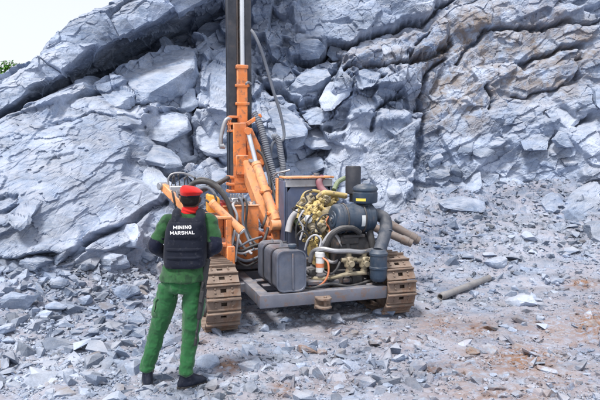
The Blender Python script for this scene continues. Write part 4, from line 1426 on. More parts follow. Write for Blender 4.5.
hose([(300, 286, -.2), (312, 288, -.22), (330, 284, -.2), (350, 286, -.18), (372, 280, -.1)], .016, P_RUB)
for px, py, v, s_ in ((330, 278, 0, .10), (340, 280, .02, .12), (356, 280, 0, .14), (372, 284, -.05, .09), (312, 272, .1, .10), (305, 262, .2, .12)):
    q = rp(px, py, v)
    m = MB().box(q, (s_, s_ * .8, s_ * .9), Euler((0, 0, rg.uniform(0, 1))), .012)
    m.cyl(q - X_ * s_ * .7, q + X_ * s_ * .7, s_ * .28, 12)
    m.build('pump_block', P_DRK, comp)

# ---- hydraulic oil tank (orange box) and what sits on it
h0, h1 = rp(224, 207, 1.0), rp(259, 243, 1.0)
hz1, hz0 = h0.z, 0.62
m = MB()
m.box(((h0.x + h1.x) / 2, 1.27, (hz0 + hz1) / 2), (h1.x - h0.x, 0.54, hz1 - hz0), None, .014, 2)
htank = m.build('hydraulic_tank', P_OR, rig)
MB().box(((h0.x + h1.x) / 2, 1.27, hz1 + .008), (h1.x - h0.x + .03, 0.57, .016), None, .004).build('tank_lid', P_ORL, htank)
m = MB()
q = rp(236, 199, 1.2); q.z = hz1 + .06
m.box(q, (.20, .16, .09), Euler((0, 0, .3)), .012)
for k in range(5):
    m.cyl(q + Vector((-.08 + .04 * k, -.05, .03)), q + Vector((-.08 + .04 * k, -.05, .10)), .014, 10)
    m.cyl(q + Vector((-.08 + .04 * k, -.14, .0)), q + Vector((-.08 + .04 * k, 0, 0)), .013, 10)
m.build('valve_block', P_STEEL, htank)
q = rp(221, 193, 1.1); q.z = hz1 + .045
MB().lathe(q - Z_ * .04, Z_, [(0, .07), (.03, .075), (.05, .075), (.08, .05), (.085, 0)], 20, False).build('red_cover', P_RED, htank)
for px in (248, 254):
    q = rp(px, 204, 1.1); q.z = hz1
    MB().lathe(q, Z_, [(0, .03), (.03, .03), (.03, .02), (.06, .02)], 10).build('breather', P_STEEL, htank)
hose([(239, 200, 1.06), (240, 198, .98), (243, 206, .94), (243, 222, .93), (247, 236, .88), (254, 250, .75)], .018, P_HOSE)
hose([(243, 202, 1.06), (245, 199, .98), (247, 208, .93), (246, 226, .93), (252, 240, .86), (262, 249, .75)], .016, P_RUB)
hose([(234, 203, 1.05), (233, 206, .97), (237, 216, .93), (236, 230, .92), (241, 244, .84), (252, 254, .72)], .018, P_LIGHT)
hose([(230, 206, 1.02), (230, 216, .94), (234, 228, .92), (234, 242, .86), (246, 256, .72)], .015, P_RUB)
for k in range(5):
    y0 = 236 + 5 * k
    hose([(227 + 2 * k, 226 + 4 * k, .95), (229 + 2 * k + rg.uniform(-2, 2), y0 + 3, .88 - .03 * k), (238 + 2 * k, y0 + 9 + rg.uniform(-3, 3), .80 - .03 * k), (250 + k, y0 + 7 + rg.uniform(-3, 3), .76), (262, y0 + 2 + rg.uniform(-3, 3), .8)], rg.uniform(.014, .021), (P_HOSE, P_RUB, P_LIGHT)[k % 3])
for px in (231, 236):
    hose([(px + 4, 230, .80), (px + 1, 245, .74), (px - 1, 262, .66)], .018, P_STEEL, name='pipe')

# ---- operator's side: plates, boxes, levers
m = MB()
pl = [rp(206, 211, .86), rp(226, 216, .72), rp(232, 226, .50), rp(206, 226, .50)]
zt = rp(218, 216, .72).z
u0, u1 = rp(203, 216, .7).x, rp(230, 220, .6).x
m.box(((u0 + u1) / 2, .78, zt), (u1 - u0, .62, .03), None, .006)
pan = m.build('side_platform', P_ORL, rig)
m = MB()
zb = 0.90
m.box((u1 - .04, .50, (zt + zb) / 2 - .01), (.07, .06, zt - zb - .02), None, .006)
m.box((u0 + .05, .50, (zt + zb) / 2 - .01), (.07, .06, zt - zb - .02), None, .006)
m.box((u1 - .04, 1.05, (zt + zb) / 2 - .01), (.07, .06, zt - zb - .02), None, .006)
m.box(((u0 + u1) / 2, .80, zb + .03), (u1 - u0, .60, .05), None, .006)
m.box((u1 - .02, .6, .72), (.10, .3, .40), None, .01)
m.build('platform_post', P_OR, pan)
q0, q1 = rp(207, 195, .8), rp(219, 212, .8)
m = MB()
m.prism([(q0.x, .72, q0.z + .02), (q1.x, .72, q0.z - .03), (q1.x, .72, q1.z), (q0.x, .72, q1.z)], (0, .20, 0), .02)
m.build('amber_control_box', P_YEL, rig)
c0, c1 = rp(211, 202, .70), rp(242, 231, .45)
d_ = (c1 - c0).normalized()
m = MB()
Lc = (c1 - c0).length
m.lathe(c0, d_, [(0, .03), (.0, .052), (.04, .056), (.05, .05), (Lc - .06, .05), (Lc - .055, .056), (Lc, .056)], 22)
ramc = m.build('lift_cylinder', P_ORL, rig)
MB().lathe(c1 - d_ * .002, d_, [(0, .045), (.015, .048), (.02, .036), (.02, 0)], 20, False).build('cylinder_cap', P_WHITE, ramc)
hose([(206, 200, .75), (211, 203, .72), (216, 200, .68), (214, 194, .7)], .014, P_RUB)
# tan arm left of the head
b0, b1 = rp(163, 186, 1.3), rp(188, 211, 1.0)
MB().beam(b0, b1, .09, .10, .01).build('support_arm', P_ORL, rig)
MB().cyl(b0 + Vector((-.06, -.03, .0)), b0 + Vector((.06, .03, 0)), .05).build('arm_pin', P_STEEL, rig)
# lever bank
m = MB()
q = rp(182, 190, 1.25)
m.box(q, (.34, .14, .12), None, .012)
m.box(q + Vector((0, .02, -.12)), (.28, .10, .12), None, .012)
m.box(q + Vector((0.05, .05, -.45)), (.10, .10, .60), None, .012)
bank = m.build('control_bank', P_STEEL, rig)
for k in range(6):
    s = q + Vector((-.14 + .056 * k, -.02, .05))
    e = s + Vector((rg.uniform(-.03, .03), rg.uniform(-.05, .02), rg.uniform(.09, .14)))
    m = MB().cyl(s, e, .008, 8, .002)
    m.lathe(e - Z_ * .004, Z_, [(0, .008), (.008, .017), (.022, .017), (.03, .008)], 10)
    m.build('lever', P_DRK, bank)
for k in range(6):
    s = q + Vector((-.14 + .056 * k, -.08, -.02))
    MB().tube([s, s + Vector((0, -.06, 0)), s + Vector((.02, -.08, -.12)), s + Vector((.08, -.02, -.32 - .03 * k)), s + Vector((.2, .1, -.45))], .013, 8).build('hose', (P_RUB, P_HOSE, P_LIGHT)[k % 3], bank)
hose([(168, 179, 1.3), (172, 174, 1.3), (183, 173, 1.3), (194, 177, 1.28)], .014, P_STEEL, name='guard_rail')
hose([(168, 179, 1.3), (169, 188, 1.3), (173, 194, 1.28)], .014, P_STEEL, name='guard_rail')
# big black hose loops
hose([(186, 190, 1.1), (194, 183, 1.1), (206, 182, 1.05), (217, 188, 1.0), (226, 199, .95), (231, 212, .90), (233, 226, .85)], .032, P_RUB, seg=12)
hose([(190, 186, 1.2), (200, 179, 1.18), (214, 183, 1.1), (224, 194, 1.0), (230, 206, .95)], .026, P_RUB, seg=12)
hose([(196, 190, 1.1), (206, 187, 1.05), (214, 193, 1.0), (219, 205, .94), (222, 218, .9)], .022, P_HOSE)
hose([(228, 178, 1.9), (219, 183, 1.6), (211, 186, 1.4), (203, 190, 1.2)], .035, P_RUB, seg=12)

# ---- turntable and mast foot
m = MB()
q = rp(238, 196, 1.95)
m.box((q.x, 1.78, .72), (.60, .55, .40), None, .02)
m.cyl((q.x, 1.78, .90), (q.x, 1.78, 1.12), .24, 30)
m.build('turntable', P_OR, rig)

MV = 2.16
def mu(px, py=100): return rp(px, py, MV).x
mt, mb = 8.2, rp(238, 192, MV).z
uL0, uL1, uR0, uR1 = mu(229), mu(236.2), mu(245.6), mu(251)
m = MB()                                                          # black feed beam: two flanged rails and a web
for a_, b_ in ((uL0, uL1), (uR0, uR1)):
    m.box(((a_ + b_) / 2, MV + .08, (mt + mb) / 2), (b_ - a_, .14, mt - mb), None, .008)
    m.box(((a_ + b_) / 2, MV - .005, (mt + mb) / 2), (b_ - a_ + .016, .018, mt - mb), None, .004)
    m.box(((a_ + b_) / 2, MV + .165, (mt + mb) / 2), (b_ - a_ + .016, .018, mt - mb), None, .004)
mast = m.build('mast', P_BLK, rig)
MB().box(((uL1 + uR0) / 2, MV + .12, (mt + mb) / 2), (uR0 - uL1 - .004, .02, mt - mb - .02), None, 0).build('mast_web', P_WEB, mast)
zj = rp(241, 66, MV).z
cu = mu(241.6)
m = MB()
m.box((cu, MV - .005, (zj + mb) / 2 + .02), (mu(246.8) - mu(236.6), .13, zj - mb - .05), None, .012)
m.box((cu, MV - .006, zj - .02), (mu(246.8) - mu(236.6) + .03, .15, .06), None, .01)
for py in (86, 104, 124, 150):
    zz = rp(241, py, MV).z
    m.box((cu, MV - .05, zz), (mu(247) - mu(236.4) + .05, .06, .045), None, .008)
m.build('feed_cylinder', P_OR, mast)
MB().cyl((mu(242.6), MV + .0, zj - .05), (mu(242.6), MV + .0, mt - .1), .040, 20).build('feed_rod', P_ROD, mast)
MB().cyl((mu(238), MV + .05, zj - 1.0), (mu(238), MV + .05, mt - .2), .024, 12).build('drill_steel', P_PIPE, mast)
m = MB()
m.box(((uL0 + uR1) / 2, MV + .08, mt + .03), (uR1 - uL0 + .08, .26, .10), None, .01)
m.cyl(((uL0 + uR1) / 2, MV - .02, mt + .08), ((uL0 + uR1) / 2, MV + .18, mt + .08), .10, 24)
m.build('crown_sheave', P_OR, mast)
m = MB()                                                          # clamp plates at the left of the mast
ua, ub = mu(227.2), mu(236.6)
for py in (117, 124, 131):
    zz = rp(232, py, MV - .08).z
    m.box(((ua + ub) / 2, MV - .05, zz), (ub - ua, .17, .035), None, .006)
m.box((ua + .02, MV - .06, rp(232, 124, MV).z), (.03, .12, .22), None, .006)
m.build('mast_clamp', P_OR, mast)
m = MB()
for py in (177, 184, 191):
    zz = rp(235, py, MV - .08).z
    m.box((mu(236), MV - .06, zz), (mu(247) - mu(226.5), .22, .045), None, .008)
m.box((mu(239), MV - .05, rp(238, 184, MV).z), (mu(249) - mu(228.5), .19, .26), None, .01)
m.build('mast_foot', P_OR, mast)
MB().cyl((mu(231), MV - .10, rp(231, 189, MV).z), (mu(231), MV - .10, rp(231, 133, MV).z), .042, 18).build('rotation_motor', P_BLK, mast)
MB().tube([rp(231, 118, MV - .1), rp(226, 120, MV - .12), rp(223, 128, MV - .12), rp(221, 138, MV - .12), rp(221, 146, MV - .12), rp(225, 147, MV - .12)], .030, 12).build('elbow_pipe', P_STEEL, mast)
MB().lathe(rp(221, 146, MV - .12) + Vector((-.02, 0, 0)), X_, [(0, .04), (.06, .04)], 14).build('pipe_flange', P_STEEL, mast)

# ---- boom
bt, bl = rp(251, 160, 1.95), rp(272, 226, 1.40)
bd = (bl - bt).normalized()
side = Vector((1, 0, 0)); side = (side - bd * side.dot(bd)).normalized()
fr_ = bd.cross(side).normalized()
if fr_.y > 0: fr_ = -fr_
w0, w1 = .13, .075
m = MB()
def sect(t): return bt + (bl - bt) * t
ths = [(-.06, .07), (0.0, .125), (.25, .135), (.6, .115), (1.0, .07), (1.05, .05)]
pts = [sect(t) - side * w_ for t, w_ in ths] + [sect(t) + side * w_ * .72 for t, w_ in ths[::-1]]
m.prism([p - fr_ * .0 for p in pts], -fr_ * .20, .012)
boom = m.build('boom', P_ORL, rig)
m = MB()
for k in (0.02, .98):
    m.cyl(sect(k) + fr_ * .05, sect(k) - fr_ * .26, .05, 18)
m.build('boom_pin', P_STEEL, boom)
# silver rod and orange barrel of the boom ram, lying on the right edge of the boom
r0, r1, r2 = rp(248, 131, 1.86), rp(256, 163, 1.72), rp(276, 222, 1.20)
m = MB().cyl(r0, r1 + (r1 - r0) * .1, .035, 18)
m.build('ram_rod', P_ROD, boom)
m = MB()
dd = (r2 - r1).normalized(); Lr = (r2 - r1).length
m.lathe(r1, dd, [(0, .045), (0, .07), (.05, .074), (.06, .066), (Lr * .45, .066), (Lr * .46, .082), (Lr * .52, .082), (Lr * .53, .066), (Lr - .15, .066), (Lr - .14, .078), (Lr - .02, .078), (Lr, .05)], 22)
m.cyl(r2 - X_ * .09 + dd * .05, r2 + X_ * .09 + dd * .05, .075, 20)
m.build('ram_barrel', P_ORL, boom)
for t in (.5, .86):
    q = r1 + dd * Lr * t
    m = MB().box(q, (.17, .10, .06), None, .01)
    for sx in (-.06, .06):
        m.lathe(q + Vector((sx, -.045, 0)), -Y_, [(0, .014), (.02, .014)], 6)
    m.build('barrel_clamp', P_OR, boom)
m = MB()                                                          # triangular link plates above the boom
for dv in (0.0, .16):
    m.prism([rp(245, 128, 1.9) + Y_ * dv, rp(252, 128, 1.9) + Y_ * dv, rp(267, 160, 1.9) + Y_ * dv, rp(263, 168, 1.9) + Y_ * dv, rp(250, 164, 1.9) + Y_ * dv], Y_ * .025, .004)
m.cyl(rp(248, 131, 1.8), rp(248, 131, 2.1), .055, 18)
m.cyl(rp(262, 162, 1.84), rp(262, 162, 2.1), .045, 18)
m.build('link_plate', P_OR, boom)
MB().beam(rp(247, 124, 2.0), rp(261, 115, 2.0), .05, .06, .008).build('tilt_bracket', P_OR, mast)
m = MB()
m.box(rp(243, 165, 2.02), (.24, .14, .30), None, .015)
m.box(rp(239.5, 158, 2.04), (.20, .10, 1.05), None, .012)
m.build('mast_slide', P_OR, mast)
m = MB()
q = rp(278, 230, 1.25)
m.box((q.x, 1.32, q.z - .12), (.22, .26, .34), None, .02)
m.box((q.x, 1.45, .72), (.34, .5, .38), None, .02)
m.cyl((q.x - .14, 1.26, q.z), (q.x + .14, 1.26, q.z), .06, 20)
m.build('boom_base', P_OR, rig)

# ---- dust hoses and the long air hose hanging from the mast
MB().tube([rp(254, 113, 2.05), rp(259, 122, 1.98), rp(264, 138, 1.9), rp(268, 155, 1.85), rp(273, 172, 1.8), rp(279, 188, 1.7), rp(287, 203, 1.6), rp(290, 216, 1.5)], .050, 14, 8, rib=.07, rib_n=52).build('dust_hose', P_HOSE, rig)
MB().tube([rp(272, 138, 2.0), rp(276, 137, 1.98), rp(279, 143, 1.95), rp(281, 155, 1.9), rp(283, 168, 1.85), rp(281, 180, 1.8), rp(279, 192, 1.75), rp(283, 206, 1.65)], .048, 14, 8, rib=.07, rib_n=44).build('dust_hose', P_HOSE, rig)
MB().tube([rp(250, 29, 2.2), rp(254, 34, 2.1), rp(258.5, 43, 2.05), rp(263, 55, 2.05), rp(268.6, 74, 2.05), rp(274, 93, 2.05), rp(279.5, 110, 2.05), rp(283.5, 128, 2.03), rp(284, 137, 2.0), rp(281, 141, 1.98), rp(276, 140, 1.98), rp(272, 146, 1.98), rp(271, 160, 1.98), rp(276, 180, 1.9)], .024, 10, 8, rib=.03, rib_n=110).build('air_hose', P_HOSE, rig)
hose([(251, 84, 2.1), (248, 82, 2.05), (246, 84, 2.0)], .018, P_STEEL, name='hose_hook')
hose([(257, 150, 1.85), (263, 156, 1.8), (268, 172, 1.7), (270, 190, 1.55), (268, 210, 1.4), (262, 228, 1.2)], .02, P_RUB)
hose([(255, 140, 1.95), (262, 150, 1.9), (266, 166, 1.8), (272, 184, 1.65), (276, 204, 1.45)], .018, P_RUB)
hose([(274, 176, 1.5), (277, 173, 1.45), (282, 172, 1.4), (290, 170, 1.35)], .014, P_STEEL, name='pipe')
hose([(268, 228, 1.1), (264, 240, 1.0), (258, 246, .9), (250, 244, .85)], .022, P_RUB)

# ------------------------------------------------------------------ steel pipes that are not part of the rig
def loose_pipe(name, a, b, r_, label, cat, mt_=None, bore=.75):
    mt_ = mt_ or P_PIPE
    a, b = Vector(a), Vector(b)
    e = empty(name, (a + b) / 2, 0, label, cat)
    L_ = (b - a).length
    d = (b - a).normalized()
    m = MB()
    m.lathe(-d * L_ / 2, d, [(.25, r_ * bore), (0, r_ * bore), (0, r_ * .97), (.01, r_), (L_ * .49, r_), (L_ - .01, r_), (L_, r_ * .97), (L_, r_ * bore), (L_ - .25, r_ * bore)], 24, True)
    m.build('pipe', mt_, e)
    MB().lathe(-d * L_ / 2 + d * .06, d, [(0, r_ * 1.001), (.005, r_ * 1.12), (.10, r_ * 1.12), (.105, r_ * 1.001)], 24, False).build('coupling', mt_, e)
    return e
g0, g1 = ground_hit(440, 302), ground_hit(489, 281)
g0.z += .07; g1.z += .05
loose_pipe('steel_pipe', g0, g1, .048, 'grey steel pipe lying alone on the rubble right of the rig', 'pipe', P_GPIPE)
k0, k1 = rp(419, 240, 1.15), rp(362, 205, 2.1)
w_ = lambda p: RM + RU * p.x + RV * p.y + Z_ * p.z
loose_pipe('drill_rod', w_(rp(419, 241, 1.25)), w_(rp(368, 211, 1.55)), .065, 'upper of two brown drill rods sticking out behind the right-hand track', 'drill rod')
loose_pipe('drill_rod', w_(rp(412, 243.5, 1.0)), w_(rp(364, 223, 1.3)), .06, 'lower of two brown drill rods sticking out behind the right-hand track', 'drill rod')
# rack on the rig that carries the rods
m = MB()
q = rp(392, 236, 1.12)
m.box((q.x - .25, 1.25, q.z - .13), (.08, .6, .06), None, .008)
m.box((q.x - .25, 1.25, (q.z - .16 + .45) / 2), (.08, .10, q.z - .16 - .45), None, .008)
m.box((q.x - .35, 1.25, .47), (.32, .10, .08), None, .008)
m.build('rod_rack', P_CHAS, rig)

# =================================================================== the person with the red beret
PD = 5.0
def pp(px, py, d=PD): return at(px, py, d)

def loft(bm, rings, seg=28, power=2.0):
    """rings: (centre, rx, ry[, tilt about x[, tilt about y]]) closed solid"""
    rows = []
    for rg_ in rings:
        c, rx, ry = Vector(rg_[0]), rg_[1], rg_[2]
        rot = Euler((rg_[3] if len(rg_) > 3 else 0, rg_[4] if len(rg_) > 4 else 0, 0)).to_matrix()
        row = []
        for k in range(seg):
            a = 2 * math.pi * k / seg
            ca, sa = math.cos(a), math.sin(a)
            x = math.copysign(abs(ca) ** (2 / power), ca) * rx
            y = math.copysign(abs(sa) ** (2 / power), sa) * ry
            row.append(bm.verts.new(c + rot @ Vector((x, y, 0))))
        rows.append(row)
    for r0, r1 in zip(rows[:-1], rows[1:]):
        for k in range(seg):
            bm.faces.new((r0[k], r0[(k + 1) % seg], r1[(k + 1) % seg], r1[k]))
    bm.faces.new(rows[0][::-1]); bm.faces.new(rows[-1])

def limb(bm, pts, radii, seg=18, sub=6):
    """tapered tube through the joints, radii given per joint, round ends"""
    P = smooth_path([Vector(p) for p in pts], sub)
    Rr = np.interp(np.linspace(0, 1, len(P)), np.linspace(0, 1, len(radii)), radii)
    up, rows = None, []
    d0, d1 = (P[1] - P[0]).normalized(), (P[-1] - P[-2]).normalized()
    seq = [(P[0] - d0 * Rr[0] * .55, Rr[0] * .55)] + list(zip(P, Rr)) + [(P[-1] + d1 * Rr[-1] * .55, Rr[-1] * .55)]
    for i, (p, r_) in enumerate(seq):
        a_, b_ = seq[max(i - 1, 0)][0], seq[min(i + 1, len(seq) - 1)][0]
        d = (b_ - a_).normalized()
        if up is None: up = d.orthogonal().normalized()
        up = (up - d * up.dot(d)).normalized()
        s = d.cross(up)
        rows.append([bm.verts.new(p + (up * math.cos(k * 2 * math.pi / seg) + s * math.sin(k * 2 * math.pi / seg)) * r_) for k in range(seg)])
    for r0, r1 in zip(rows[:-1], rows[1:]):
        for k in range(seg):
            bm.faces.new((r0[k], r0[(k + 1) % seg], r1[(k + 1) % seg], r1[k]))
    bm.faces.new(rows[0][::-1]); bm.faces.new(rows[-1])

def fuse(bm, name, mat, voxel=0.009, smooth=2, disp=None, parent=None):
    """union of the overlapping lofts as one continuous skin"""
    bmesh.ops.recalc_face_normals(bm, faces=bm.faces)
    me = bpy.data.meshes.new(name)
    bm.to_mesh(me); bm.free()
    o = bpy.data.objects.new('tmp', me)
    COL.objects.link(o)
    r_ = o.modifiers.new('r', 'REMESH'); r_.mode = 'VOXEL'; r_.voxel_size = voxel; r_.adaptivity = 0
    s_ = o.modifiers.new('s', 'SMOOTH'); s_.factor = 0.5; s_.iterations = smooth
    dg = bpy.context.evaluated_depsgraph_get()
    out = bpy.data.meshes.new_from_object(o.evaluated_get(dg))
    bpy.data.objects.remove(o); bpy.data.meshes.remove(me)
    out.name = name
    n = len(out.vertices)
    if disp is not None:
        V = np.empty(n * 3, np.float32); out.vertices.foreach_get('co', V); V = V.reshape(-1, 3)
        Nn = np.empty(n * 3, np.float32); out.vertices.foreach_get('normal', Nn); Nn = Nn.reshape(-1, 3)
        V = V + Nn * disp(V)[:, None]
        out.vertices.foreach_set('co', V.astype(np.float32).ravel())
        out.update()
    out.materials.clear()
    out.materials.append(mat)
    out.shade_smooth()
    return link(name, out, None, parent)

def cloth_mat(name, col, rough=0.85, var=0.18, sheen=0.25, blotch=None, weave=900):
    m, nt, bs = new_mat(name)
    tc = N(nt, 'ShaderNodeTexCoord').outputs['Object']
    v = ramp(nt, noise(nt, tc, 9, 5, 0.6), [(0.3, g(1 - var)), (0.7, g(1 + var))])
    c = mixc(nt, 1.0, col, v, 'MULTIPLY')
    if blotch:
        b_ = ramp(nt, noise(nt, tc, 14, 3, 0.5), [(0.5, g(0)), (0.58, g(1))])
        c = mixc(nt, mth(nt, 'MULTIPLY', b_, 0.75), c, blotch)
    dn = ramp(nt, noise(nt, tc, 22, 5, 0.7), [(0.56, g(0)), (0.74, g(1))])
    c = mixc(nt, mth(nt, 'MULTIPLY', dn, 0.10), c, (0.35, 0.35, 0.36))
    nt.links.new(c, bs.inputs['Base Color'])
    bs.inputs['Roughness'].default_value = rough
    bs.inputs['Sheen Weight'].default_value = sheen
    bs.inputs['Specular IOR Level'].default_value = 0.25
    b = N(nt, 'ShaderNodeBump'); b.inputs['Strength'].default_value = 0.3; b.inputs['Distance'].default_value = 0.004
    h = mth(nt, 'ADD', noise(nt, tc, 26, 4, 0.6), mth(nt, 'MULTIPLY', noise(nt, tc, weave / 4, 2, 0.5), 0.35))
    nt.links.new(h, b.inputs['Height'])
    nt.links.new(b.outputs[0], bs.inputs['Normal'])
    return m

C_GREEN = cloth_mat('green_uniform_cloth', (0.017, 0.108, 0.034))
C_SHIRT = cloth_mat('green_shirt_cloth', (0.022, 0.088, 0.030), blotch=(0.009, 0.036, 0.016))
C_NAVY = cloth_mat('navy_vest_fabric', (0.007, 0.010, 0.022), 0.8, 0.25, 0.08)
C_SLEEVE = cloth_mat('dark_sleeve_knit', (0.008, 0.011, 0.028), 0.9, 0.18, 0.08)
C_RED = cloth_mat('red_beret_felt', (0.55, 0.016, 0.014), 0.9, 0.12, 0.12)
C_BOOT = cloth_mat('black_boot_leather', (0.014, 0.018, 0.032), 0.5, 0.3, 0.0)
C_SOLE = cloth_mat('boot_sole_rubber', (0.02, 0.02, 0.022), 0.8)
C_HAIR = cloth_mat('short_black_hair', (0.010, 0.008, 0.008), 0.8, 0.3, 0.0)
C_SKIN = cloth_mat('dark_brown_skin', (0.085, 0.042, 0.028), 0.5, 0.12, 0.05)
C_TEXT = cloth_mat('white_print', (0.82, 0.82, 0.84), 0.7, 0.03, 0)
C_GUN = metal_paint('gun_black', (0.014, 0.015, 0.018), 0.4, 0.12, 0.0)

person = empty('person', (pp(168, 388).x, 4.9, 0.0), 0, 'person in green uniform, red beret and black vest standing with back turned', 'person')
PO = person.location.copy()
def P_(px, py, d=PD, dz=0): return pp(px, py, d) - PO + Vector((0, 0, dz))
gl = float(ground_z(pp(147, 383, 5.02).x, 5.02)); gr = float(ground_z(pp(187, 391, 4.95).x, 4.95))

head = P_(190.6, 199.5)
neck0, neck1 = P_(190, 217), P_(190.5, 206)
shL, shR = P_(166, 220), P_(211.5, 220)
elL, elR = P_(155.5, 246, 4.97), P_(215, 246, 4.97)
wrL, wrR = P_(165, 255, 5.20), P_(205, 255, 5.20)
haL, haR = P_(174, 254, 5.29), P_(196, 253, 5.29)
hipC = P_(181.5, 281)
thL, thR = P_(169.5, 290), P_(194, 290)
knL, knR = P_(157, 333, 5.05), P_(190.5, 335, 5.0)
anL, anR = P_(147.5, 368.5, 5.02), P_(186, 372.5, 4.95)

# ---- body (one continuous skin)
bm = bmesh.new()
loft(bm, [(P_(181.5, 289), .13, .09), (hipC, .165, .105), (P_(184, 266), .150, .098), (P_(185.5, 250), .158, .102), (P_(187, 236), .165, .104), (P_(188.3, 225), .160, .090), (P_(189, 218), .11, .07), (P_(189.7, 213), .065, .062)], 28)
limb(bm, [P_(189.5, 216), P_(190.3, 209), head + Vector((0, -.005, -.02))], [.062, .058, .06])
hx = head
loft(bm, [(hx + Vector((0, .045, -.118)), .030, .030), (hx + Vector((0, .03, -.10)), .050, .062), (hx + Vector((0, .012, -.06)), .066, .085), (hx + Vector((0, .004, -.02)), .074, .096), (hx + Vector((0, 0, .02)), .077, .100), (hx + Vector((0, -.004, .06)), .073, .096), (hx + Vector((0, -.006, .09)), .056, .075), (hx + Vector((0, -.006, .108)), .025, .035)], 26)
limb(bm, [hx + Vector((0, .098, .012)), hx + Vector((0, .112, -.018)), hx + Vector((0, .116, -.032))], [.008, .012, .016], 10, 3)          # nose
limb(bm, [hx + Vector((-.024, .090, -.064)), hx + Vector((0, .099, -.063)), hx + Vector((.024, .090, -.064))], [.006, .009, .006], 8, 4)    # lips
limb(bm, [hx + Vector((-.05, .083, .028)), hx + Vector((0, .098, .026)), hx + Vector((.05, .083, .028))], [.009, .011, .009], 8, 4)         # brow
for sx in (-1, 1):
    limb(bm, [hx + Vector((sx * .076, -.004, .018)), hx + Vector((sx * .086, -.012, .012)), hx + Vector((sx * .084, -.006, -.012)), hx + Vector((sx * .074, .004, -.028))], [.008, .012, .010, .006], 8, 4)   # ears
for sh, el, wr, ha, sx in ((shL, elL, wrL, haL, 1), (shR, elR, wrR, haR, -1)):
    limb(bm, [sh + Vector((sx * .03, 0, .0)), sh.lerp(el, .5), el, el.lerp(wr, .5), wr], [.044, .044, .040, .038, .029])
    f = (ha - wr).normalized()
    palm_n = Vector((0, 0, 1)); sd = f.cross(palm_n).normalized()
    limb(bm, [wr, wr + f * .05, wr + f * .085], [.028, .036, .034], 12, 4)
    for k, (off, ln) in enumerate(((-.030, .062), (-.010, .074), (.010, .070), (.029, .054))):
        b0_ = wr + f * .088 + sd * off
        limb(bm, [b0_, b0_ + f * ln * .5 + Vector((0, 0, .006)), b0_ + f * ln * .85 + Vector((0, 0, -.014)), b0_ + f * ln * .95 + Vector((0, 0, -.036))], [.0095, .009, .0085, .007], 8, 3)
    t0 = wr + f * .035 + Vector((0, .026 * 1, .012))
    limb(bm, [t0, t0 + Vector((sx * .02, .03, .016)), t0 + Vector((sx * .036, .036, .022))], [.012, .011, .008], 8, 3)
for th, kn, an in ((thL, knL, anL), (thR, knR, anR)):
    limb(bm, [th + Vector((0, 0, .02)), th.lerp(kn, .5), kn, kn.lerp(an, .4), an], [.082, .072, .052, .054, .036])
    limb(bm, [an, an + Vector((0, .02, -.05)), an + Vector((0, .13, -.065))], [.038, .036, .03], 12, 4)
body = fuse(bm, 'body', C_SKIN, 0.0075, 2, None, person)
for sx in (-1, 1):
    MB().lathe(hx + Vector((sx * .030, .084, .006)), Vector((0, 1, 0)), [(0, .008), (.004, .011), (.008, .009), (.010, 0)], 12, False).build('eye', P_WHITE, body)

# ---- hair under the beret and the beret
bm = bmesh.new()
loft(bm, [(hx + Vector((0, -.034, -.052)), .050, .050), (hx + Vector((0, -.022, -.03)), .070, .076), (hx + Vector((0, -.016, .01)), .0795, .090), (hx + Vector((0, -.012, .05)), .079, .092), (hx + Vector((0, -.01, .085)), .062, .075)], 26)
fuse(bm, 'hair', C_HAIR, 0.008, 1, None, person)
bm = bmesh.new()
bt_ = hx + Vector((0, -.004, .048))
loft(bm, [(bt_ + Vector((0, 0, -.014)), .0835, .1045), (bt_ + Vector((0, 0, -.002)), .086, .108), (bt_ + Vector((.006, 0, .010)), .096, .116, 0, .06), (bt_ + Vector((.012, -.003, .024)), .101, .120, 0, .14), (bt_ + Vector((.013, -.004, .040)), .094, .113, 0, .20), (bt_ + Vector((.010, -.002, .054)), .078, .096, 0, .22), (bt_ + Vector((.006, 0, .063)), .056, .070, 0, .22), (bt_ + Vector((.003, 0, .067)), .028, .036, 0, .2)], 32)
fuse(bm, 'beret', C_RED, 0.0065, 2, lambda V: 0.006 * fbm(V[:, 0] * 12 + V[:, 2] * 8, V[:, 1] * 12, V[:, 2] * 18, 4, 7), person)
MB().ring(bt_ + Vector((0, -.002, -.010)), Vector((0, 0, 1)), .0, .0, 4, 4) if False else None
bm = bmesh.new()
loft(bm, [(bt_ + Vector((0, 0, -.020)), .081, .102), (bt_ + Vector((0, 0, -.016)), .0845, .1055), (bt_ + Vector((0, 0, -.006)), .0845, .1055), (bt_ + Vector((0, 0, -.002)), .080, .10)], 32)
fuse(bm, 'beret_band', C_NAVY, 0.004, 0, None, person)
# red scarf round the neck
bm = bmesh.new()
loft(bm, [(P_(190, 213.2), .080, .078), (P_(190.2, 211.3), .079, .079), (P_(190.4, 208.6), .074, .075), (P_(190.6, 206.6), .068, .070), (P_(190.7, 205.6), .060, .062)], 28)
fuse(bm, 'neck_scarf', C_RED, 0.006, 1, lambda V: 0.006 * np.sin(V[:, 2] * 210 + 3 * V[:, 0] * 20) * .5 + 0.003 * fbm(V[:, 0] * 20, V[:, 1] * 20, V[:, 2] * 30, 3, 9), person)

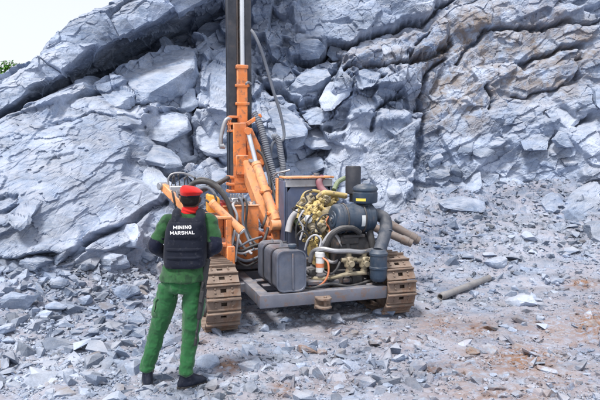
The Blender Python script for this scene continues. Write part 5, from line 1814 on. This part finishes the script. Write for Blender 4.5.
# ---- trousers
def wrinkle_leg(V):
    z = V[:, 2]
    w = fbm(V[:, 0] * 7, V[:, 1] * 7, z * 15 + 3 * V[:, 0], 4, 5, .55)
    kneeish = np.exp(-((z - .47) / .10) ** 2) + 1.1 * np.exp(-((z - .14) / .10) ** 2) + .8 * np.exp(-((z - .84) / .09) ** 2)
    f = np.sin(z * 70 + 14 * V[:, 0] + 5 * perlin(V[:, 0] * 8, V[:, 1] * 8, z * 5, 3))
    d2 = fbm(V[:, 0] * 5 + z * 6, V[:, 1] * 9, z * 4 - V[:, 0] * 9, 3, 6, .5, True)
    return 0.0065 * w + 0.0020 * f * (0.1 + kneeish) + 0.013 * d2
bm = bmesh.new()
loft(bm, [(P_(181, 291), .150, .105), (P_(181.3, 286.5), .174, .120), (hipC, .178, .124), (P_(182.5, 272), .176, .124), (P_(183, 267), .168, .118)], 30)
for th, kn, an, sx in ((thL, knL, anL, -1), (thR, knR, anR, 1)):
    limb(bm, [th + Vector((sx * .004, 0, .03)), th.lerp(kn, .33), th.lerp(kn, .68), kn, kn.lerp(an, .35), kn.lerp(an, .7), an + Vector((0, 0, .03)), an + Vector((0, -.002, .0))], [.088, .088, .079, .069, .063, .058, .055, .057], 22)
trousers = fuse(bm, 'trousers', C_GREEN, 0.0065, 2, wrinkle_leg, person)
def surf(o, p, d):
    """point of object o met from p along d (local), with its normal"""
    dg = bpy.context.evaluated_depsgraph_get()
    tr_ = BVHTree.FromPolygons([v.co for v in o.data.vertices], [list(pl_.vertices) for pl_ in o.data.polygons])
    return tr_
TB = surf(trousers, None, None)
def patch(tree, name, mat, parent, x0, x1, z0, z1, nx, nz, th_=.006, y_from=-1.0, dirv=Vector((0, 1, 0)), skew=0.0, xdir=None, lim=9):
    """cloth panel laid on a surface by looking at it along dirv"""
    m = MB()
    grid = []
    for j in range(nz + 1):
        row = []
        for i in range(nx + 1):
            x, z = x0 + (x1 - x0) * i / nx, z0 + (z1 - z0) * j / nz + skew * (i / nx - .5)
            o_ = Vector((x, y_from, z)) if xdir is None else xdir + Vector((0, x, z))
            h = tree.ray_cast(o_, dirv)
            if h[0] is None or (xdir is not None and (h[0] - xdir).dot(dirv) > lim): h = tree.find_nearest(o_ + dirv * (lim - .12) if xdir is not None else o_ - dirv * y_from)
            edge = min(i, nx - i, j, nz - j)
            row.append(h[0] - dirv * (th_ if edge else th_ * .0 - .002))
        grid.append(row)
    vs_ = [[m.bm.verts.new(p) for p in row] for row in grid]
    for j in range(nz):
        for i in range(nx):
            m.bm.faces.new((vs_[j][i], vs_[j][i + 1], vs_[j + 1][i + 1], vs_[j + 1][i]))
    return m.build(name, mat, parent, 1.0)
zP = P_(170, 303).z
patch(TB, 'cargo_pocket', C_GREEN, trousers, -.02, .13, zP - .13, zP + .05, 8, 8, .012, xdir=Vector((-1.2, P_(160, 305).y - .05, 0)), dirv=Vector((1, 0, 0)), lim=1.2 + P_(161, 305).x)
patch(TB, 'cargo_pocket', C_GREEN, trousers, -.02, .13, zP - .13, zP + .05, 8, 8, .012, xdir=Vector((1.2, P_(200, 305).y - .05, 0)), dirv=Vector((-1, 0, 0)), lim=1.2 - P_(191, 305).x)
hz_ = P_(180, 289).z
for cx_ in (-.085, .085):
    c0_ = hipC.x + cx_
    patch(TB, 'rear_pocket', C_GREEN, trousers, c0_ - .055, c0_ + .055, hz_ - .09, hz_ + .03, 6, 6, .006)

# ---- shirt: torso with short sleeves and a loose hem
def wrinkle_shirt(V):
    return 0.008 * fbm(V[:, 0] * 8, V[:, 1] * 8, V[:, 2] * 12, 4, 15, .55) + 0.004 * np.sin(V[:, 2] * 55 + 30 * V[:, 0])
bm = bmesh.new()
loft(bm, [(P_(182.8, 280), .199, .152), (P_(182.9, 278), .200, .153), (P_(183.2, 272), .193, .142), (P_(184.6, 262), .170, .120), (P_(185.5, 250), .172, .118), (P_(187, 236), .188, .124), (P_(188.2, 225), .190, .112), (P_(188.8, 218.5), .150, .094), (P_(189.5, 214), .085, .078), (P_(189.8, 212), .075, .072)], 30)
for sh, el, sx in ((shL, elL, 1), (shR, elR, -1)):
    limb(bm, [sh + Vector((sx * .06, 0, .005)), sh + Vector((sx * .008, 0, -.018)), sh.lerp(el, .5), sh.lerp(el, .80) + Vector((-sx * .004, 0, 0))], [.060, .064, .061, .063], 20)
shirt = fuse(bm, 'shirt', C_SHIRT, 0.0085, 2, wrinkle_shirt, person)
for sh, el, wr, sx in ((shL, elL, wrL, 1), (shR, elR, wrR, -1)):
    bm = bmesh.new()
    limb(bm, [sh.lerp(el, .62), el + Vector((-sx * .006, 0, 0)), el.lerp(wr, .3), el.lerp(wr, .7), wr], [.060, .060, .057, .048, .037], 18)
    fuse(bm, 'sleeve', C_SLEEVE, 0.007, 2, lambda V: 0.007 * fbm(V[:, 0] * 12, V[:, 1] * 12, V[:, 2] * 16, 4, 25), person)

# ---- plate carrier vest
def vest_noise(V): return 0.004 * fbm(V[:, 0] * 8, V[:, 1] * 8, V[:, 2] * 8, 4, 35)
bm = bmesh.new()
loft(bm, [(P_(185.6, 266), .165, .146), (P_(185.7, 263), .180, .154), (P_(185.8, 252), .183, .153), (P_(186.8, 240), .184, .154), (P_(187.4, 232), .180, .152), (P_(187.9, 225), .170, .147), (P_(188.2, 219.5), .155, .136), (P_(188.5, 216.5), .125, .118)], 34, 3.4)
for sx in (-1, 1):
    limb(bm, [P_(188 + sx * 12, 226, PD - .105), P_(188.5 + sx * 12, 217, PD - .085), P_(188.8 + sx * 11.6, 212.6, PD), P_(188.5 + sx * 12, 219, PD + .09)], [.040, .042, .042, .036], 14)
vest = fuse(bm, 'tactical_vest', C_NAVY, 0.0085, 2, vest_noise, person)
VB = surf(vest, None, None)
zt_, zb_ = P_(187, 221.5).z, P_(186, 262).z
bx = P_(186.6, 240).x
panel = patch(VB, 'back_panel', C_NAVY, vest, bx - .150, bx + .150, P_(0, 240, 4.85).z, P_(0, 222, 4.85).z, 16, 8, .010)
for k in range(2):
    z0_ = P_(0, 247 + 8 * k).z
    patch(VB, 'webbing_strap', C_NAVY, vest, bx - .16, bx + .16, z0_ - .013, z0_ + .013, 14, 4, .009)
# lettering MINING / MARSHAL
PB = BVHTree.FromPolygons([v.co for v in panel.data.vertices], [list(p.vertices) for p in panel.data.polygons])
STROKES = {'M': [[(0, 0), (0, 1), (.5, .25), (1, 1), (1, 0)]], 'I': [[(.5, 0), (.5, 1)]], 'N': [[(0, 0), (0, 1), (1, 0), (1, 1)]],
           'G': [[(.95, .8), (.72, 1), (.28, 1), (0, .72), (0, .28), (.28, 0), (.72, 0), (1, .22), (1, .48), (.55, .48)]],
           'A': [[(0, 0), (.5, 1), (1, 0)], [(.2, .34), (.8, .34)]], 'R': [[(0, 0), (0, 1), (.7, 1), (.95, .85), (.95, .65), (.7, .5), (0, .5)], [(.5, .5), (1, 0)]],
           'S': [[(.95, .85), (.7, 1), (.25, 1), (.03, .85), (.03, .66), (.25, .53), (.75, .47), (.97, .34), (.97, .15), (.75, 0), (.25, 0), (.03, .15)]],
           'H': [[(0, 0), (0, 1)], [(1, 0), (1, 1)], [(0, .5), (1, .5)]], 'L': [[(0, 1), (0, 0), (.9, 0)]]}
WID = {'M': 1.05, 'I': .12}
def letter_line(txt, cx, cz, width, height, rot):
    """block capitals printed on the vest: every stroke a flat ribbon laid on the cloth"""
    gap, tot = .42, 0
    for ch in txt: tot += WID.get(ch, .72) + gap
    u = width / (tot - gap)
    m = MB()
    x0, lift = -width / 2, 0
    w = height * .105
    for ch in txt:
        cw_ = WID.get(ch, .72) * u
        for line in STROKES[ch]:
            P = [Vector((x0 + x * cw_, (z - .5) * (height - 2 * w))) for x, z in line]
            for i, (a, b_) in enumerate(zip(P[:-1], P[1:])):
                d = (b_ - a).normalized(); n_ = Vector((-d.y, d.x)) * w
                a2, b2 = a - d * w * .8, b_ + d * w * .8
                lift += 1
                k_ = max(2, int((b2 - a2).length / .008))
                prev = None
                for q in range(k_ + 1):
                    c2 = a2.lerp(b2, q / k_)
                    row = []
                    for e in (c2 - n_, c2 + n_):
                        x, z = e.x * math.cos(rot) - e.y * math.sin(rot) + cx, e.x * math.sin(rot) + e.y * math.cos(rot) + cz
                        h = PB.ray_cast(Vector((x, -1.2, z)), Vector((0, 1, 0)))[0] or VB.ray_cast(Vector((x, -1.2, z)), Vector((0, 1, 0)))[0]
                        row.append(m.bm.verts.new((x, h.y - .003 - .00025 * (lift % 5), z)))
                    if prev: m.bm.faces.new((prev[0], row[0], row[1], prev[1]))
                    prev = row
        x0 += cw_ + gap * u
    return m.build('lettering', C_TEXT, vest)
c_ = P_(182.4, 227.2, 4.85); letter_line('MINING', c_.x, c_.z, .148, .030, R(1.5))
c_ = P_(182.6, 232.6, 4.85); letter_line('MARSHAL', c_.x, c_.z, .203, .030, R(1.5))

# ---- boots
for an, gz, yaw, px in ((anL, gl, R(-18), 0), (anR, gr, R(58), 1)):
    base = Vector((an.x, an.y, gz - PO.z))
    rot = Matrix.Rotation(-yaw, 3, 'Z')
    def B(x, y, z): return Vector((x, y, z))
    bm = bmesh.new()
    loft(bm, [(B(0, .055, .028), .048, .135), (B(0, .055, .05), .050, .138), (B(0, .045, .075), .047, .118), (B(0, .02, .10), .046, .080), (B(0, .0, .14), .044, .050), (B(0, -.004, max(.16, an.z - base.z + .04)), .045, .048)], 24, 2.3)
    bmesh.ops.transform(bm, matrix=Matrix.Translation(base) @ rot.to_4x4(), verts=bm.verts)
    boot = fuse(bm, 'boot', C_BOOT, 0.006, 2, lambda V: 0.003 * fbm(V[:, 0] * 18, V[:, 1] * 18, V[:, 2] * 18, 3, 45), person)
    m = MB()
    rows = []
    for z_, s_ in ((-.004, .95), (.0, 1.0), (.026, 1.0), (.030, .96)):
        row = []
        for k in range(28):
            a = 2 * math.pi * k / 28
            y = math.sin(a); x = math.cos(a)
            wd_ = .047 + .008 * max(0, y)
            row.append(m.bm.verts.new(base + rot @ Vector((x * wd_ * s_, .055 + y * .142 * s_, z_))))
        rows.append(row)
    for r0, r1 in zip(rows[:-1], rows[1:]):
        for k in range(28):
            m.bm.faces.new((r0[k], r0[(k + 1) % 28], r1[(k + 1) % 28], r1[k]))
    m.bm.faces.new(rows[0][::-1]); m.bm.faces.new(rows[-1])
    m.build('sole', C_SOLE, boot)

# ---- rifle hanging muzzle down at the right side
gt, gm = pp(207, 262, 5.0), pp(195, 346, 4.84)
gd = (gm - gt).normalized()
rifle = empty('rifle', gt, 0, 'black rifle hanging muzzle down along the right trouser leg', 'rifle')
gs = Vector((1, 0, 0)); gs = (gs - gd * gs.dot(gd)).normalized()
gf = gd.cross(gs).normalized()
if gf.y < 0: gf = -gf
Lg = (gm - gt).length
def gbox(m, t, w, h, ln, off=0.0, bev=.004):
    rot = Matrix((gs, gd, gf)).transposed()
    m.box(gd * t + gf * off, (w, ln, h), rot, bev)
m = MB(); gbox(m, .20, .042, .060, .22); gbox(m, .30, .034, .03, .10, -.035); m.build('receiver', C_GUN, rifle)
m = MB(); gbox(m, .06, .036, .085, .17, .012); gbox(m, -.02, .038, .11, .02, .015); m.build('stock', C_GUN, rifle)
m = MB(); m.lathe(gd * .31, gd, [(0, .022), (.01, .025), (.17, .022), (.18, .016)], 14); m.build('handguard', C_GUN, rifle)
m = MB(); m.lathe(gd * .48, gd, [(0, .0095), (Lg - .55, .0095), (Lg - .545, .014), (Lg - .485, .014), (Lg - .48, .008)], 12); m.build('barrel', C_GUN, rifle)
m = MB(); gbox(m, .60, .014, .045, .03, -.02); m.build('front_sight', C_GUN, rifle)
m = MB(); gbox(m, .20, .018, .04, .05, -.045); m.build('rear_sight', C_GUN, rifle)
m = MB(); gbox(m, .26, .026, .12, .06, .08); m.build('magazine', C_GUN, rifle)
m = MB(); gbox(m, .14, .026, .09, .04, .06); m.build('pistol_grip', C_GUN, rifle)
sp = shR + PO
pts = [gd * .02 + gf * .03, Vector((sp.x - .03, 5.14, pp(0, 240, 5).z)) - gt, Vector((sp.x - .055, 5.13, pp(0, 226, 5).z)) - gt, Vector((sp.x - .07, 5.06, pp(0, 214.5, 5).z)) - gt]
MB().tube(pts, .012, 8, 6).build('sling', C_NAVY, rifle)

# ------------------------------------------------------------------ plants on the rim of the quarry
def leaf_mat(name, col):
    m, nt, bs = new_mat(name)
    tc = N(nt, 'ShaderNodeNewGeometry').outputs['Position']
    v = ramp(nt, noise(nt, tc, 9, 3, 0.6), [(0.3, tuple(x * .6 for x in col)), (0.7, tuple(min(1, x * 1.5) for x in col))])
    nt.links.new(v, bs.inputs['Base Color'])
    bs.inputs['Roughness'].default_value = 0.6
    bs.inputs['Transmission Weight'].default_value = 0.0
    return m
M_LEAF = leaf_mat('bright_leaf', (0.09, 0.25, 0.035))
M_STEM = leaf_mat('green_stem', (0.07, 0.10, 0.03))
def shrub(px, py, d, h, n, s, label):
    r_ = random.Random(s)
    b = at(px, py, d)
    e = empty('shrub', b, 0, label, 'shrub', 'shrubs on the quarry rim')
    st, lf = MB(), MB()
    for k in range(n):
        a = r_.uniform(0, 6.28); lean = r_.uniform(.1, .7)
        tip = Vector((math.cos(a) * lean * h, math.sin(a) * lean * h, h * r_.uniform(.5, 1.0)))
        base = Vector((math.cos(a) * .08, math.sin(a) * .08, -.25))
        mid = base.lerp(tip, .5) + Vector((0, 0, .08))
        st.tube([base, mid, tip], .006, 5, 4)
        for q in range(13):
            t = r_.uniform(.25, 1.0)
            p = base.lerp(mid, t * 2) if t < .5 else mid.lerp(tip, t * 2 - 1)
            dv = Vector((r_.uniform(-1, 1), r_.uniform(-1, 1), r_.uniform(-.3, .8))).normalized()
            ln, wd = r_.uniform(.06, .13), r_.uniform(.012, .03)
            sd = dv.cross(Vector((0, 0, 1))).normalized() * wd
            up = dv.cross(sd).normalized() * wd * .4
            v_ = [lf.bm.verts.new(p), lf.bm.verts.new(p + dv * ln * .45 + sd), lf.bm.verts.new(p + dv * ln - Vector((0, 0, ln * .25))), lf.bm.verts.new(p + dv * ln * .45 - sd), lf.bm.verts.new(p + dv * ln * .5 + up)]
            lf.bm.faces.new((v_[0], v_[1], v_[4])); lf.bm.faces.new((v_[1], v_[2], v_[4])); lf.bm.faces.new((v_[2], v_[3], v_[4])); lf.bm.faces.new((v_[3], v_[0], v_[4]))
    st.build('stem', M_STEM, e)
    lf.build('leaves', M_LEAF, e)
shrub(3, 81, 11.3, .36, 26, 3, 'bright green shrub on the quarry rim at the left border')
shrub(13, 76, 11.4, .28, 18, 4, 'small green shrub on the rim just right of the larger one')
shrub(-10, 88, 11.1, .34, 22, 5, 'green shrub on the rim at the very edge, partly out of the photo')
